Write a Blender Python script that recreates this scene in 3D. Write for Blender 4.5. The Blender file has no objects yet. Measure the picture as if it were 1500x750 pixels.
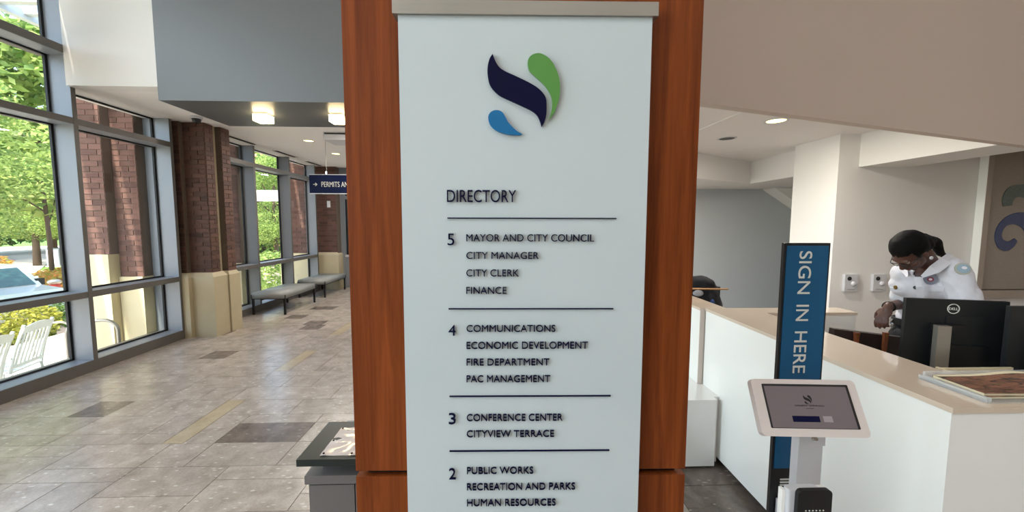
import bpy, bmesh, math, random
from mathutils import Vector, Matrix, noise
random.seed(7)
S = bpy.context.scene
COL = S.collection
R = math.radians

# ------------------------------------------------------------------ camera
cd = bpy.data.cameras.new('camera'); cam = bpy.data.objects.new('camera', cd); COL.objects.link(cam); S.camera = cam
yw, pt, rl = R(1.9), R(4.616), R(.133)
F = Vector((math.sin(yw)*math.cos(pt), math.cos(yw)*math.cos(pt), -math.sin(pt)))
R0 = Vector((math.cos(yw), -math.sin(yw), 0)); U0 = R0.cross(F)
RR = R0*math.cos(rl)+U0*math.sin(rl); UU = U0*math.cos(rl)-R0*math.sin(rl)
m = Matrix((RR, UU, -F)).transposed().to_4x4(); m.translation = (0, 0, 1.65)
cam.matrix_world = m
cd.sensor_width = 36; cd.lens = 565.3/1500*36; cd.clip_start = .05; cd.clip_end = 300

# ------------------------------------------------------------------ world, sun, exposure
W = bpy.data.worlds.new('sky'); S.world = W; W.use_nodes = True
nt = W.node_tree; bg = nt.nodes['Background']
sky = nt.nodes.new('ShaderNodeTexSky'); sky.sky_type = 'NISHITA'; sky.sun_disc = False
sky.sun_elevation = R(58); sky.sun_rotation = R(180); sky.air_density = 1.0; sky.dust_density = 2.5; sky.ozone_density = 1.0
hs = nt.nodes.new('ShaderNodeHueSaturation'); hs.inputs['Saturation'].default_value = .95
nt.links.new(sky.outputs[0], hs.inputs['Color']); nt.links.new(hs.outputs[0], bg.inputs[0]); bg.inputs[1].default_value = .78
sd = bpy.data.lights.new('sun', 'SUN'); sd.energy = 8.0; sd.angle = R(.6); sd.color = (1, .93, .8)
sun = bpy.data.objects.new('sun', sd); COL.objects.link(sun)
sun.rotation_euler = Vector((.11, .52, -.85)).to_track_quat('-Z', 'Y').to_euler()
S.view_settings.view_transform = 'Standard'; S.view_settings.look = 'None'
S.view_settings.gamma = 1; S.view_settings.use_curve_mapping = False
S.view_settings.exposure = 0.2

def area(name, loc, direction, sx, sy, power, color=(1, .93, .84), portal=False):
    d = bpy.data.lights.new(name, 'AREA'); d.shape = 'RECTANGLE'; d.size = sx; d.size_y = sy; d.energy = power; d.color = color
    if portal: d.cycles.is_portal = True
    o = bpy.data.objects.new(name, d); COL.objects.link(o); o.location = loc
    o.rotation_euler = Vector(direction).to_track_quat('-Z', 'Y').to_euler(); return o
area('window_portal', (-4.95, 1.5, 2.6), (1, 0, 0), 17, 5.2, 1, portal=True)
# area lamp added outside the unseen left windows to strengthen their daylight
area('window_daylight', (-5.02, -.4, 2.7), (1, 0, 0), 6.2, 4.6, 440, (.93, .97, 1))
# fill lamps added under the unseen lobby ceiling to brighten the room
for i, (x, y) in enumerate(((-2.6, -1.0), (.4, -1.6), (3.4, -1.0), (-2.9, -4.2), (3.4, -4.2))):
    area('lobby_lamp', (x, y, 5.02), (0, 0, -1), .9, .9, 19, (1, .95, .91))
for x, y in ((-3.3, 7.0), (-3.35, 8.2), (-2.0, 6.2), (-2.0, 8.6)):
    area('hall_lamp', (x, y, 3.07), (0, 0, -1), .16, .16, 24, (1, .93, .85))
for x, y in ((2.52, 3.52), (2.0, 5.6)):
    area('office_lamp', (x, y, 2.24 if y > 5 else 2.585), (0, 0, -1), .14, .14, 32, (1, .93, .84))

# ------------------------------------------------------------------ materials
def N(t, kind, **kw):
    n = t.nodes.new(kind)
    for k, v in kw.items():
        if k in n.inputs: n.inputs[k].default_value = v
        else: setattr(n, k, v)
    return n
def lin(c):
    return tuple(((v/255)/12.92 if v/255 <= .04045 else ((v/255+.055)/1.055)**2.4) for v in c)+(1,)
MATS = {}
def mat(name, rgb, rough=.5, metal=0, var=.06, scale=6, stretch=(1, 1, 1), bump=0, bscale=60, spec=.5, coat=0, emit=None, estr=1, trans=0, alpha=1, island=0, sub=0):
    m = bpy.data.materials.new(name); m.use_nodes = True; t = m.node_tree; p = t.nodes['Principled BSDF']
    c = lin(rgb); L = t.links
    p.inputs['Roughness'].default_value = rough; p.inputs['Metallic'].default_value = metal
    p.inputs['Specular IOR Level'].default_value = spec; p.inputs['Coat Weight'].default_value = coat
    p.inputs['Coat Roughness'].default_value = .06; p.inputs['Transmission Weight'].default_value = trans; p.inputs['Alpha'].default_value = alpha
    tc = N(t, 'ShaderNodeTexCoord'); mp = N(t, 'ShaderNodeMapping'); mp.inputs['Scale'].default_value = stretch; L.new(tc.outputs['Object'], mp.inputs[0])
    ns = N(t, 'ShaderNodeTexNoise', Scale=scale, Detail=5); L.new(mp.outputs[0], ns.inputs['Vector'])
    mx = N(t, 'ShaderNodeMix', data_type='RGBA'); mx.inputs['A'].default_value = tuple(v*(1-var) for v in c[:3])+(1,)
    mx.inputs['B'].default_value = tuple(min(1, v*(1+var)) for v in c[:3])+(1,); L.new(ns.outputs['Fac'], mx.inputs['Factor'])
    out = mx.outputs['Result']
    if island:
        g = N(t, 'ShaderNodeNewGeometry'); oi = N(t, 'ShaderNodeObjectInfo'); ad = N(t, 'ShaderNodeMath', operation='ADD'); fr = N(t, 'ShaderNodeMath', operation='FRACT')
        L.new(g.outputs['Random Per Island'], ad.inputs[0]); L.new(oi.outputs['Random'], ad.inputs[1]); L.new(ad.outputs[0], fr.inputs[0])
        mr = N(t, 'ShaderNodeMapRange'); mr.inputs['To Min'].default_value = 1-island; mr.inputs['To Max'].default_value = 1+island; L.new(fr.outputs[0], mr.inputs[0])
        h = N(t, 'ShaderNodeHueSaturation'); L.new(out, h.inputs['Color']); L.new(mr.outputs[0], h.inputs['Value']); out = h.outputs[0]
    L.new(out, p.inputs['Base Color'])
    if bump:
        n2 = N(t, 'ShaderNodeTexNoise', Scale=bscale, Detail=4); L.new(mp.outputs[0], n2.inputs['Vector'])
        b = N(t, 'ShaderNodeBump', Strength=bump, Distance=.01); L.new(n2.outputs['Fac'], b.inputs['Height']); L.new(b.outputs[0], p.inputs['Normal'])
    if sub:
        p.inputs['Subsurface Weight'].default_value = sub
    if emit:
        p.inputs['Emission Color'].default_value = lin(emit); p.inputs['Emission Strength'].default_value = estr
    MATS[name] = m; return m

M_white = mat('white_wall_paint', (226, 223, 219), .75, var=.02, scale=2, bump=.02)
M_ceil = mat('ceiling_paint', (234, 230, 226), .7, var=.02, scale=2)
M_warm = mat('warm_wall_paint', (206, 192, 182), .7, var=.025, scale=1.2)
M_grey = mat('grey_beam_paint', (85, 87, 89), .38, var=.02, scale=2)
M_bluegrey = mat('grey_back_wall_paint', (178, 182, 184), .8, var=.03, scale=1.5)
M_alu = mat('window_aluminium', (138, 143, 150), .42, .25, var=.03, scale=3)
M_alu_shade = mat('window_cap_bronze', (98, 94, 89), .45, .2, var=.03)  # same aluminium, darkened to paint the shade on its room-facing sides
M_gask = mat('black_gasket', (14, 14, 16), .6)
M_lacq = mat('white_lacquer', (243, 242, 237), .13, var=.01, scale=2, coat=.4)
M_lacq_refl = mat('cream_lacquer_top', (214, 196, 176), .1, var=.015, scale=2, coat=.5)  # white lacquer top; the taupe reflection on it is put into the colour
M_black = mat('black_plastic', (16, 17, 19), .38)
M_screen = mat('dark_monitor_shell', (19, 23, 25), .5, var=.2, scale=3)
M_steel = mat('brushed_steel', (168, 164, 156), .35, .7, var=.06, stretch=(1, 1, 30), scale=8)
M_chrome = mat('chrome', (200, 200, 200), .12, 1)
M_silver = mat('silver_painted_metal', (205, 205, 208), .4, .15)
M_navy = mat('navy_lettering', (8, 9, 46), .55, var=.02, spec=.12)
M_green = mat('leaf_green_logo', (86, 142, 66), .4, var=.02)
M_blue = mat('blue_logo', (0, 104, 158), .4, var=.02)
M_glass_white = mat('white_backpainted_glass', (197, 207, 209), .12, var=.01, coat=.3)
M_teal = mat('deep_teal_banner', (0, 82, 124), .35, var=.03)
M_txt = mat('pale_grey_lettering', (214, 214, 206), .5, var=.02)
M_signn = mat('navy_sign_face', (10, 22, 60), .5, var=.04, spec=.15)
M_bench = mat('grey_bench_leather', (140, 142, 140), .42, var=.07, scale=12, bump=.05)
M_cab = mat('grey_cabinet_laminate', (104, 101, 99), .45, var=.03)
M_dkgreen = mat('dark_green_board', (24, 33, 30), .4, var=.1, scale=14)
M_shirt = mat('white_uniform_cotton', (210, 209, 216), .8, var=.04, scale=12, bump=.25, bscale=24)
M_skin = mat('dark_brown_skin', (84, 54, 44), .5, var=.1, scale=16, sub=.05)
M_hair = mat('black_hair', (7, 6, 6), .6, var=.4, scale=30, stretch=(1, 1, 6), bump=.4, bscale=80, spec=.12)
M_trous = mat('black_uniform_trousers', (18, 19, 24), .8)
M_leather = mat('dark_brown_leather', (40, 28, 26), .45, var=.15, scale=20, bump=.1)
M_tan = mat('tan_leather_strap', (126, 70, 40), .5, var=.15, scale=20)
M_paper = mat('cream_paper', (214, 202, 170), .7, var=.05)
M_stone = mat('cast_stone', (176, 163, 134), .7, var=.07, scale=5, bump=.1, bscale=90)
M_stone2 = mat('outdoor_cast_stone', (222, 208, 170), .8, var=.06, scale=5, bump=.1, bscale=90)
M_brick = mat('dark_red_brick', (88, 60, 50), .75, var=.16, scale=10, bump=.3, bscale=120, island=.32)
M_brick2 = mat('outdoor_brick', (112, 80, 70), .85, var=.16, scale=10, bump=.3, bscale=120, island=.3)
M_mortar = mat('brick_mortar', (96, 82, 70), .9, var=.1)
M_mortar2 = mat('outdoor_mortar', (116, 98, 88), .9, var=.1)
M_grout = mat('floor_grout', (66, 58, 52), .8)
M_conc = mat('pale_concrete', (206, 196, 184), .85, var=.06, scale=.8, bump=.1)
M_asph = mat('sun_bleached_road', (196, 170, 150), .9, var=.05, scale=.4)
M_grass = mat('mown_grass', (98, 134, 48), .9, var=.3, scale=3, bump=.5, bscale=40)
M_bark = mat('tree_bark', (92, 76, 62), .9, var=.25, scale=6, stretch=(1, 1, .3), bump=.5, bscale=20)
M_chair = mat('white_painted_wood', (196, 204, 204), .5, var=.03)
M_car = mat('white_car_paint', (226, 226, 224), .2, var=.01, coat=.6)
M_cglass = mat('tinted_car_glass', (58, 96, 92), .08, coat=.5)
M_tyre = mat('black_tyre', (22, 22, 22), .8)
M_red = mat('red_enamel', (176, 52, 38), .5)
M_bluep = mat('bright_blue_rubber', (24, 50, 200), .5)
M_orange = mat('orange_flower_bed', (214, 130, 60), .8, var=.4, scale=8)
M_art = mat('speckled_concrete_panel', (150, 138, 126), .8, var=.2, scale=70, bump=.4, bscale=90)
M_frame = mat('taupe_art_frame', (158, 144, 132), .5, var=.04)
M_lampg = mat('glowing_lamp_glass', (255, 240, 210), .3, emit=(255, 226, 170), estr=14)
M_down = mat('lit_downlight_lens', (255, 240, 200), .3, emit=(255, 226, 150), estr=4)
M_offl = mat('unlit_downlight', (60, 54, 50), .4)
M_scr = mat('tablet_display', (98, 88, 90), .07, var=.02, emit=(120, 108, 110), estr=.18, coat=.4)
M_pink = mat('tablet_bezel', (206, 194, 188), .4, var=.02)
M_jacket = mat('black_jacket_cloth', (17, 18, 24), .9, var=.3, scale=12, bump=.4, bscale=20)
M_wood_rod = mat('light_wood_rod', (176, 132, 84), .5)
M_gold = mat('gold_badge', (150, 120, 60), .35, .8)
M_acr = mat('clear_acrylic', (226, 230, 232), .08, alpha=.35, coat=.3)

def wood(name, a, b):
    m = bpy.data.materials.new(name); m.use_nodes = True; t = m.node_tree; p = t.nodes['Principled BSDF']; L = t.links
    tc = N(t, 'ShaderNodeTexCoord'); mp = N(t, 'ShaderNodeMapping'); mp.inputs['Scale'].default_value = (1, 1, .045); L.new(tc.outputs['Object'], mp.inputs[0])
    n1 = N(t, 'ShaderNodeTexNoise', Scale=28, Detail=8, Roughness=.62, Distortion=.6); L.new(mp.outputs[0], n1.inputs['Vector'])
    n2 = N(t, 'ShaderNodeTexNoise', Scale=220, Detail=3); L.new(mp.outputs[0], n2.inputs['Vector'])
    ad = N(t, 'ShaderNodeMath', operation='MULTIPLY_ADD'); ad.inputs[1].default_value = .22; L.new(n2.outputs['Fac'], ad.inputs[0]); L.new(n1.outputs['Fac'], ad.inputs[2])
    cr = N(t, 'ShaderNodeValToRGB'); cr.color_ramp.elements[0].position = .38; cr.color_ramp.elements[0].color = lin(a)
    cr.color_ramp.elements[1].position = .82; cr.color_ramp.elements[1].color = lin(b); L.new(ad.outputs[0], cr.inputs[0])
    L.new(cr.outputs[0], p.inputs['Base Color']); p.inputs['Roughness'].default_value = .48; p.inputs['Specular IOR Level'].default_value = .15
    return m
M_wood = wood('cherry_veneer', (90, 40, 13), (142, 72, 31))

def tile_mat(name, a, b, fleck, dens=.5, isl=.06):
    m = bpy.data.materials.new(name); m.use_nodes = True; t = m.node_tree; p = t.nodes['Principled BSDF']; L = t.links
    g = N(t, 'ShaderNodeNewGeometry'); oi = N(t, 'ShaderNodeObjectInfo'); 
    sc = N(t, 'ShaderNodeVectorMath', operation='MULTIPLY_ADD')
    tc = N(t, 'ShaderNodeMapping'); L.new(g.outputs['Position'], tc.inputs[0])
    ad = N(t, 'ShaderNodeMath', operation='ADD'); fr = N(t, 'ShaderNodeMath', operation='FRACT')
    L.new(g.outputs['Random Per Island'], ad.inputs[0]); L.new(oi.outputs['Random'], ad.inputs[1]); L.new(ad.outputs[0], fr.inputs[0])
    n1 = N(t, 'ShaderNodeTexNoise', Scale=7, Detail=9, Roughness=.6, Distortion=.5); L.new(tc.outputs[0], n1.inputs['Vector'])
    cr = N(t, 'ShaderNodeValToRGB'); cr.color_ramp.elements[0].position = .3; cr.color_ramp.elements[0].color = lin(a); cr.color_ramp.elements[1].position = .7; cr.color_ramp.elements[1].color = lin(b)
    L.new(n1.outputs['Fac'], cr.inputs[0])
    mp = N(t, 'ShaderNodeMapping'); mp.inputs['Scale'].default_value = (.55, 1.35, 1); L.new(g.outputs['Position'], mp.inputs[0])
    nd = N(t, 'ShaderNodeTexNoise', Scale=34, Detail=4, Roughness=.7); L.new(mp.outputs[0], nd.inputs['Vector'])
    vo = N(t, 'ShaderNodeTexVoronoi', Scale=21); vo.inputs['Randomness'].default_value = 1; L.new(mp.outputs[0], vo.inputs['Vector'])
    vs = N(t, 'ShaderNodeMath', operation='MULTIPLY_ADD'); vs.inputs[1].default_value = .8; L.new(nd.outputs['Fac'], vs.inputs[0]); L.new(vo.outputs['Distance'], vs.inputs[2])
    mr = N(t, 'ShaderNodeMapRange'); mr.inputs['From Min'].default_value = .60; mr.inputs['From Max'].default_value = .46; mr.inputs['To Max'].default_value = dens; L.new(vs.outputs[0], mr.inputs[0])
    mx = N(t, 'ShaderNodeMix', data_type='RGBA'); mx.inputs['B'].default_value = lin(fleck); L.new(mr.outputs[0], mx.inputs['Factor']); L.new(cr.outputs[0], mx.inputs['A'])
    n3 = N(t, 'ShaderNodeTexNoise', Scale=70, Detail=3, Roughness=.7); L.new(tc.outputs[0], n3.inputs['Vector'])
    m3 = N(t, 'ShaderNodeMapRange'); m3.inputs['From Min'].default_value = .3; m3.inputs['From Max'].default_value = .7; m3.inputs['To Min'].default_value = .88; m3.inputs['To Max'].default_value = 1.1; L.new(n3.outputs['Fac'], m3.inputs[0])
    m4 = N(t, 'ShaderNodeMapRange'); m4.inputs['To Min'].default_value = 1-isl; m4.inputs['To Max'].default_value = 1+isl; L.new(fr.outputs[0], m4.inputs[0])
    mu = N(t, 'ShaderNodeMath', operation='MULTIPLY'); L.new(m3.outputs[0], mu.inputs[0]); L.new(m4.outputs[0], mu.inputs[1])
    h = N(t, 'ShaderNodeHueSaturation'); L.new(mx.outputs['Result'], h.inputs['Color']); L.new(mu.outputs[0], h.inputs['Value'])
    L.new(h.outputs[0], p.inputs['Base Color']); p.inputs['Roughness'].default_value = .24; p.inputs['Specular IOR Level'].default_value = .5
    return m
M_tile = tile_mat('beige_limestone_tile', (142, 131, 121), (178, 166, 155), (216, 208, 197), .6)
M_tiled = tile_mat('dark_fossil_tile', (88, 79, 74), (132, 119, 109), (182, 170, 156), .6)
M_tiley = tile_mat('yellow_limestone_strip', (160, 145, 119), (178, 163, 138), (190, 178, 156), .2)

def leafmat(name, a, b):
    m = bpy.data.materials.new(name); m.use_nodes = True; t = m.node_tree; p = t.nodes['Principled BSDF']; L = t.links
    g = N(t, 'ShaderNodeNewGeometry'); cr = N(t, 'ShaderNodeValToRGB'); cr.color_ramp.elements[0].color = lin(a); cr.color_ramp.elements[1].color = lin(b)
    L.new(g.outputs['Random Per Island'], cr.inputs[0]); L.new(cr.outputs[0], p.inputs['Base Color']); p.inputs['Roughness'].default_value = .6
    tr = N(t, 'ShaderNodeBsdfTranslucent'); L.new(cr.outputs[0], tr.inputs['Color']); mx = N(t, 'ShaderNodeMixShader'); mx.inputs[0].default_value = .45
    L.new(p.outputs[0], mx.inputs[1]); L.new(tr.outputs[0], mx.inputs[2]); L.new(mx.outputs[0], t.nodes['Material Output'].inputs['Surface'])
    return m
M_leaf = leafmat('bright_leaf', (92, 128, 56), (196, 212, 124))
M_leaf2 = leafmat('dark_leaf', (60, 96, 40), (128, 160, 70))
M_leaf3 = leafmat('flower_bed_leaf', (150, 160, 60), (226, 150, 84))
M_leafy = leafmat('yellow_green_hedge_leaf', (110, 120, 40), (214, 206, 96))

def glassmat():
    m = bpy.data.materials.new('window_glass'); m.use_nodes = True; t = m.node_tree; L = t.links
    t.nodes.remove(t.nodes['Principled BSDF'])
    a = N(t, 'ShaderNodeBsdfTransparent'); a.inputs[0].default_value = (.93, .96, .95, 1)
    b = N(t, 'ShaderNodeBsdfGlossy'); b.inputs['Roughness'].default_value = .01
    f = N(t, 'ShaderNodeFresnel', IOR=1.5); mx = N(t, 'ShaderNodeMixShader')
    g = N(t, 'ShaderNodeNewGeometry'); iv = N(t, 'ShaderNodeMath', operation='SUBTRACT'); iv.inputs[0].default_value = 1; L.new(g.outputs['Backfacing'], iv.inputs[1])
    mu = N(t, 'ShaderNodeMath', operation='MULTIPLY'); L.new(f.outputs[0], mu.inputs[0]); L.new(iv.outputs[0], mu.inputs[1])
    L.new(mu.outputs[0], mx.inputs[0]); L.new(a.outputs[0], mx.inputs[1]); L.new(b.outputs[0], mx.inputs[2]); L.new(mx.outputs[0], t.nodes['Material Output'].inputs['Surface'])
    return m
M_pane = glassmat()

# ------------------------------------------------------------------ mesh helpers
def finish(bm, smooth=False, bevel=0, seg=2):
    if bevel:
        bmesh.ops.bevel(bm, geom=[e for e in bm.edges if len(e.link_faces) == 2 and e.calc_face_angle(0) > .6], offset=bevel, segments=seg, profile=.6, affect='EDGES', clamp_overlap=True)
    bmesh.ops.recalc_face_normals(bm, faces=bm.faces)
    for f in bm.faces: f.smooth = smooth
def link(name, me, mt, parent=None, loc=(0, 0, 0), rot=None):
    o = bpy.data.objects.new(name, me)
    if mt and not me.materials: me.materials.append(mt)
    COL.objects.link(o); o.location = loc
    if rot: o.rotation_euler = rot
    if parent: o.parent = parent
    return o
def obj(name, bm, mt, parent=None, smooth=False, bevel=0, loc=(0, 0, 0), rot=None, seg=2):
    finish(bm, smooth, bevel, seg); me = bpy.data.meshes.new(name); bm.to_mesh(me); bm.free()
    return link(name, me, mt, parent, loc, rot)
def box(bm, x0, x1, y0, y1, z0, z1, M=None):
    vs = [bm.verts.new(Vector(p)) for p in ((x0, y0, z0), (x1, y0, z0), (x1, y1, z0), (x0, y1, z0), (x0, y0, z1), (x1, y0, z1), (x1, y1, z1), (x0, y1, z1))]
    if M:
        for v in vs: v.co = M @ v.co
    for f in ((0, 3, 2, 1), (4, 5, 6, 7), (0, 1, 5, 4), (1, 2, 6, 5), (2, 3, 7, 6), (3, 0, 4, 7)): bm.faces.new([vs[i] for i in f])
    return bm
def bx(*a, M=None): return box(bmesh.new(), *a, M=M)
def boxes(*l):
    bm = bmesh.new()
    for a in l: box(bm, *a)
    return bm
def prism(pts, z0, z1, bm=None, axis='z'):
    bm = bm or bmesh.new(); n = len(pts)
    def P(p, h): return {'z': (p[0], p[1], h), 'y': (p[0], h, p[1]), 'x': (h, p[0], p[1])}[axis]
    a = [bm.verts.new(P(p, z0)) for p in pts]; b = [bm.verts.new(P(p, z1)) for p in pts]
    bm.faces.new(a); bm.faces.new(b[::-1])
    for i in range(n): bm.faces.new([a[i], a[(i+1) % n], b[(i+1) % n], b[i]])
    return bm
def tube(bm, pts, r, seg=10):
    pts = [Vector(p) for p in pts]; rings = []
    rs = r if isinstance(r, (list, tuple)) else [r]*len(pts)
    prev = None
    for i, p in enumerate(pts):
        d = (pts[min(i+1, len(pts)-1)]-pts[max(i-1, 0)]).normalized()
        a = d.orthogonal().normalized() if prev is None else (prev-d*prev.dot(d)).normalized()
        prev = a; b = d.cross(a)
        rings.append([bm.verts.new(p+(a*math.cos(2*math.pi*k/seg)+b*math.sin(2*math.pi*k/seg))*rs[i]) for k in range(seg)])
    for i in range(len(rings)-1):
        for k in range(seg): bm.faces.new([rings[i][k], rings[i][(k+1) % seg], rings[i+1][(k+1) % seg], rings[i+1][k]])
    bm.faces.new(rings[0][::-1]); bm.faces.new(rings[-1]); return bm
def cyl(x, y, z0, z1, r, seg=24, bm=None): return tube(bm or bmesh.new(), [(x, y, z0), (x, y, z1)], r, seg)
def ell(bm, c, r, basis=None, sub=2):
    g = bmesh.ops.create_icosphere(bm, subdivisions=sub, radius=1)
    for v in g['verts']:
        q = v.co.copy(); q = Vector((q.x*r[0], q.y*r[1], q.z*r[2]))
        if basis: q = basis[0]*q.x+basis[1]*q.y+basis[2]*q.z
        v.co = Vector(c)+q
    return bm
def thing(name, label, cat, loc=(0, 0, 0), rz=0, group=None, kind=None):
    o = bpy.data.objects.new(name, None); COL.objects.link(o); o.location = loc; o.rotation_euler = (0, 0, rz); o.empty_display_size = .1
    if kind: o['kind'] = kind
    if label: o['label'] = label
    if cat: o['category'] = cat
    if group: o['group'] = group
    return o
def tag(o, label, cat, group=None, kind=None):
    o['label'] = label; o['category'] = cat
    if group: o['group'] = group
    if kind: o['kind'] = kind
    return o
def struct(o, label=None):
    o['kind'] = 'structure'
    if label: o['label'] = label
    return o
def copy_tree(o, parent=None):
    c = o.copy(); COL.objects.link(c)
    if parent: c.parent = parent
    for ch in list(o.children): copy_tree(ch, c)
    return c
DG = bpy.context.evaluated_depsgraph_get
def remesh(bm, voxel, smooth=4, fac=.5):
    me = bpy.data.meshes.new('t'); bm.to_mesh(me); bm.free(); o = bpy.data.objects.new('t', me); COL.objects.link(o)
    a = o.modifiers.new('r', 'REMESH'); a.mode = 'VOXEL'; a.voxel_size = voxel
    b = o.modifiers.new('s', 'SMOOTH'); b.iterations = smooth; b.factor = fac
    n = bpy.data.meshes.new_from_object(o.evaluated_get(DG())); bpy.data.objects.remove(o)
    for p in n.polygons: p.use_smooth = True
    return n
def text_mesh(s, w, h, ext=.001):
    """Letters standing upright: baseline at z=0, left edge at x=0, cap height h, width w, facing -Y."""
    cu = bpy.data.curves.new('t', 'FONT'); cu.body = s; cu.extrude = .5; cu.resolution_u = 6
    o = bpy.data.objects.new('t', cu); COL.objects.link(o); me = bpy.data.meshes.new_from_object(o.evaluated_get(DG())); bpy.data.objects.remove(o)
    xs = [v.co.x for v in me.vertices]; ys = [v.co.y for v in me.vertices]; x0, x1 = min(xs), max(xs); y1 = max(ys); y0 = max(0, min(ys)) if h > 0 else min(ys)
    if min(ys) < 0: y0 = 0
    for v in me.vertices: v.co = Vector(((v.co.x-x0)/(x1-x0)*w, v.co.z*2*ext*.5-ext*.5, (v.co.y-y0)/(y1-y0)*abs(h)))
    return me

# ------------------------------------------------------------------ floor
fl = obj('floor', bx(-4.9, 7, -7, 10.9, -.12, -.004), M_grout); struct(fl)
CX, CY = .0775, .145
occ = {}
def cell(x, y): return (round((x+4.635)/CX), round((y-2.87)/CY))
tiles = []
def put(x0, x1, y0, y1, mt=M_tile):
    a, c = cell(x0, y0); b, d = cell(x1, y1)
    for i in range(a, b):
        for j in range(c, d):
            if (i, j) in occ: return
    for i in range(a, b):
        for j in range(c, d): occ[i, j] = 1
    tiles.append((x0, x1, y0, y1, mt))
Dk, Ye = M_tiled, M_tiley
for t in [(-2.155, -1.535, 2.87, 3.16, Dk), (-3.705, -3.395, 3.305, 3.595, Dk), (-3.705, -3.395, 4.755, 5.045, Dk), (-2.5425, -2.3875, 2.87, 3.595, Ye), (-2.5425, -2.3875, 4.32, 5.045, Ye),
          (-2.5425, -2.3875, 5.77, 6.495, Ye), (-2.465, -1.845, 2.29, 2.58), (-2.465, -1.845, 2.0, 2.29), (-2.155, -1.535, 2.58, 2.87), (-2.465, -2.155, 2.58, 2.87), (-3.085, -2.465, 2.58, 2.87),
          (-3.085, -2.465, 2.435, 2.58), (-1.845, -1.225, 2.435, 2.58), (-1.845, -1.225, 2.145, 2.435), (-2.775, -2.465, 2.145, 2.435), (-3.085, -2.775, 2.145, 2.435), (-3.705, -3.085, 2.435, 2.725),
          (-3.395, -3.085, 2.725, 2.87), (-4.015, -3.395, 2.725, 2.87), (-3.395, -2.775, 2.87, 3.015), (-3.395, -2.775, 3.015, 3.305), (-2.775, -2.5425, 2.87, 3.015), (-2.775, -2.5425, 3.015, 3.305),
          (-3.395, -3.085, 3.305, 3.595), (-3.085, -2.5425, 3.305, 3.595), (-2.3875, -2.155, 2.87, 3.305), (-2.155, -1.535, 3.16, 3.305), (-2.3875, -1.845, 3.305, 3.595), (-1.845, -1.225, 3.305, 3.595),
          (-1.535, -1.225, 2.58, 2.87), (-4.015, -3.395, 3.015, 3.305), (-4.015, -3.395, 2.87, 3.015), (-4.015, -3.705, 3.305, 3.595), (1.1, 1.565, 1.855, 2.29, Dk), (.79, 1.1, 1.855, 2.145),
          (.79, 1.565, 2.29, 2.58, Dk), (-3.24, -2.93, 6.35, 6.64, Dk), (-3.705, -3.24, 7.51, 7.8, Dk), (-2.93, -2.465, 8.38, 8.67, Dk), (-3.395, -3.085, 9.54, 9.83, Dk)]:
    put(*t)
rt = random.Random(11)
sizes = [(8, 2), (8, 2), (8, 1), (4, 2), (4, 2), (8, 2), (4, 1), (12, 2)]
XI1 = round((1.6+4.635)/CX)
for j in range(-30, 56):
    i = -1
    while i < XI1:
        if (i, j) in occ: i += 1; continue
        opts = sizes[:]; rt.shuffle(opts)
        for w, h in opts+[(8, 1), (6, 2), (4, 1), (3, 1), (2, 1), (1, 1)]:
            if i+w > XI1: w = XI1-i
            if all((i+a, j+b) not in occ for a in range(w) for b in range(h)):
                for a in range(w):
                    for b in range(h): occ[i+a, j+b] = 1
                d = M_tiled if (rt.random() < .02 and w in (4, 8) and h == 2 and j > 8) else M_tile
                tiles.append((i*CX-4.635, (i+w)*CX-4.635, j*CY+2.87, (j+h)*CY+2.87, d)); i += w; break
def seen(t):
    x, y = (t[0]+t[1])/2, (t[2]+t[3])/2
    if y < 1.4: return False
    u = x/y
    return (-1.45 < u < -.38) or (.45 < u < .85 and y < 3)
near = sorted([t for t in tiles if seen(t)], key=lambda t: (t[0]+t[1])**2/4+(t[2]+t[3])**2/4-4*(t[1]-t[0])*(t[3]-t[2]))[:295]
ns = set(map(id, near)); cache = {}
for t in near:
    w, h = t[1]-t[0]-.0045, t[3]-t[2]-.0045; key = (round(w, 3), round(h, 3), t[4].name)
    if key not in cache:
        bm = bx(-w/2, w/2, -h/2, h/2, -.004, 0); finish(bm); me = bpy.data.meshes.new('tile'); bm.to_mesh(me); bm.free(); me.materials.append(t[4]); cache[key] = me
    o = link('tile', cache[key], None, fl, ((t[0]+t[1])/2, (t[2]+t[3])/2, 0))
    if t[4] is M_tiled: o['label'] = 'darker grey brown floor tile'
    if t[4] is M_tiley: o['label'] = 'narrow yellowish floor strip'
bm = bmesh.new()
for t in tiles:
    if id(t) not in ns: box(bm, t[0]+.00175, t[1]-.00175, t[2]+.00175, t[3]-.00175, -.004, 0)
box(bm, 1.6, 7, -7, 10.9, -.004, 0)
o = obj('floor_tiles', bm, M_tile, fl); o['kind'] = 'stuff'

# ------------------------------------------------------------------ room shell
XI, XG = -4.55, -4.77
struct(obj('ceiling', prism([(-4.7, -7), (7, -7), (7, 3.4), (0, 1.66), (0, 4.2), (-4.7, 4.4)], 5.1, 5.25), M_ceil))
struct(obj('wall_rear', bx(-4.9, 7, -7.15, -7, 0, 5.2), M_warm))
struct(obj('wall_right', bx(7, 7.15, -7, 11, 0, 5.2), M_warm))
struct(obj('ceiling_hall', bx(-4.72, .1, 4.44, 10.9, 3.101, 3.25), M_ceil))
struct(obj('wall_soffit_left', bx(-4.55, -.1, 4.34, 4.5, 3.1005, 5.12), M_white), 'white upper wall face above the corridor, beside the windows')
struct(obj('trim_1', bx(-3.45, -.1, 4.14, 5.17, 2.9, 5.12), M_grey), 'grey dropped beam across the corridor mouth carrying two lamps')
struct(obj('wall_partition', bx(-.2, -.1, 6.62, 10.9, 0, 3.2), M_white))
struct(obj('wall_link', prism([(-.3, 1.6), (-.1, 1.6), (.05, 4.3), (-.1, 6.6), (-.25, 6.6), (-.15, 4.3)], 2.604, 5.12), M_white))  # hidden wall added to stop sky light leaking in from above
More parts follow.
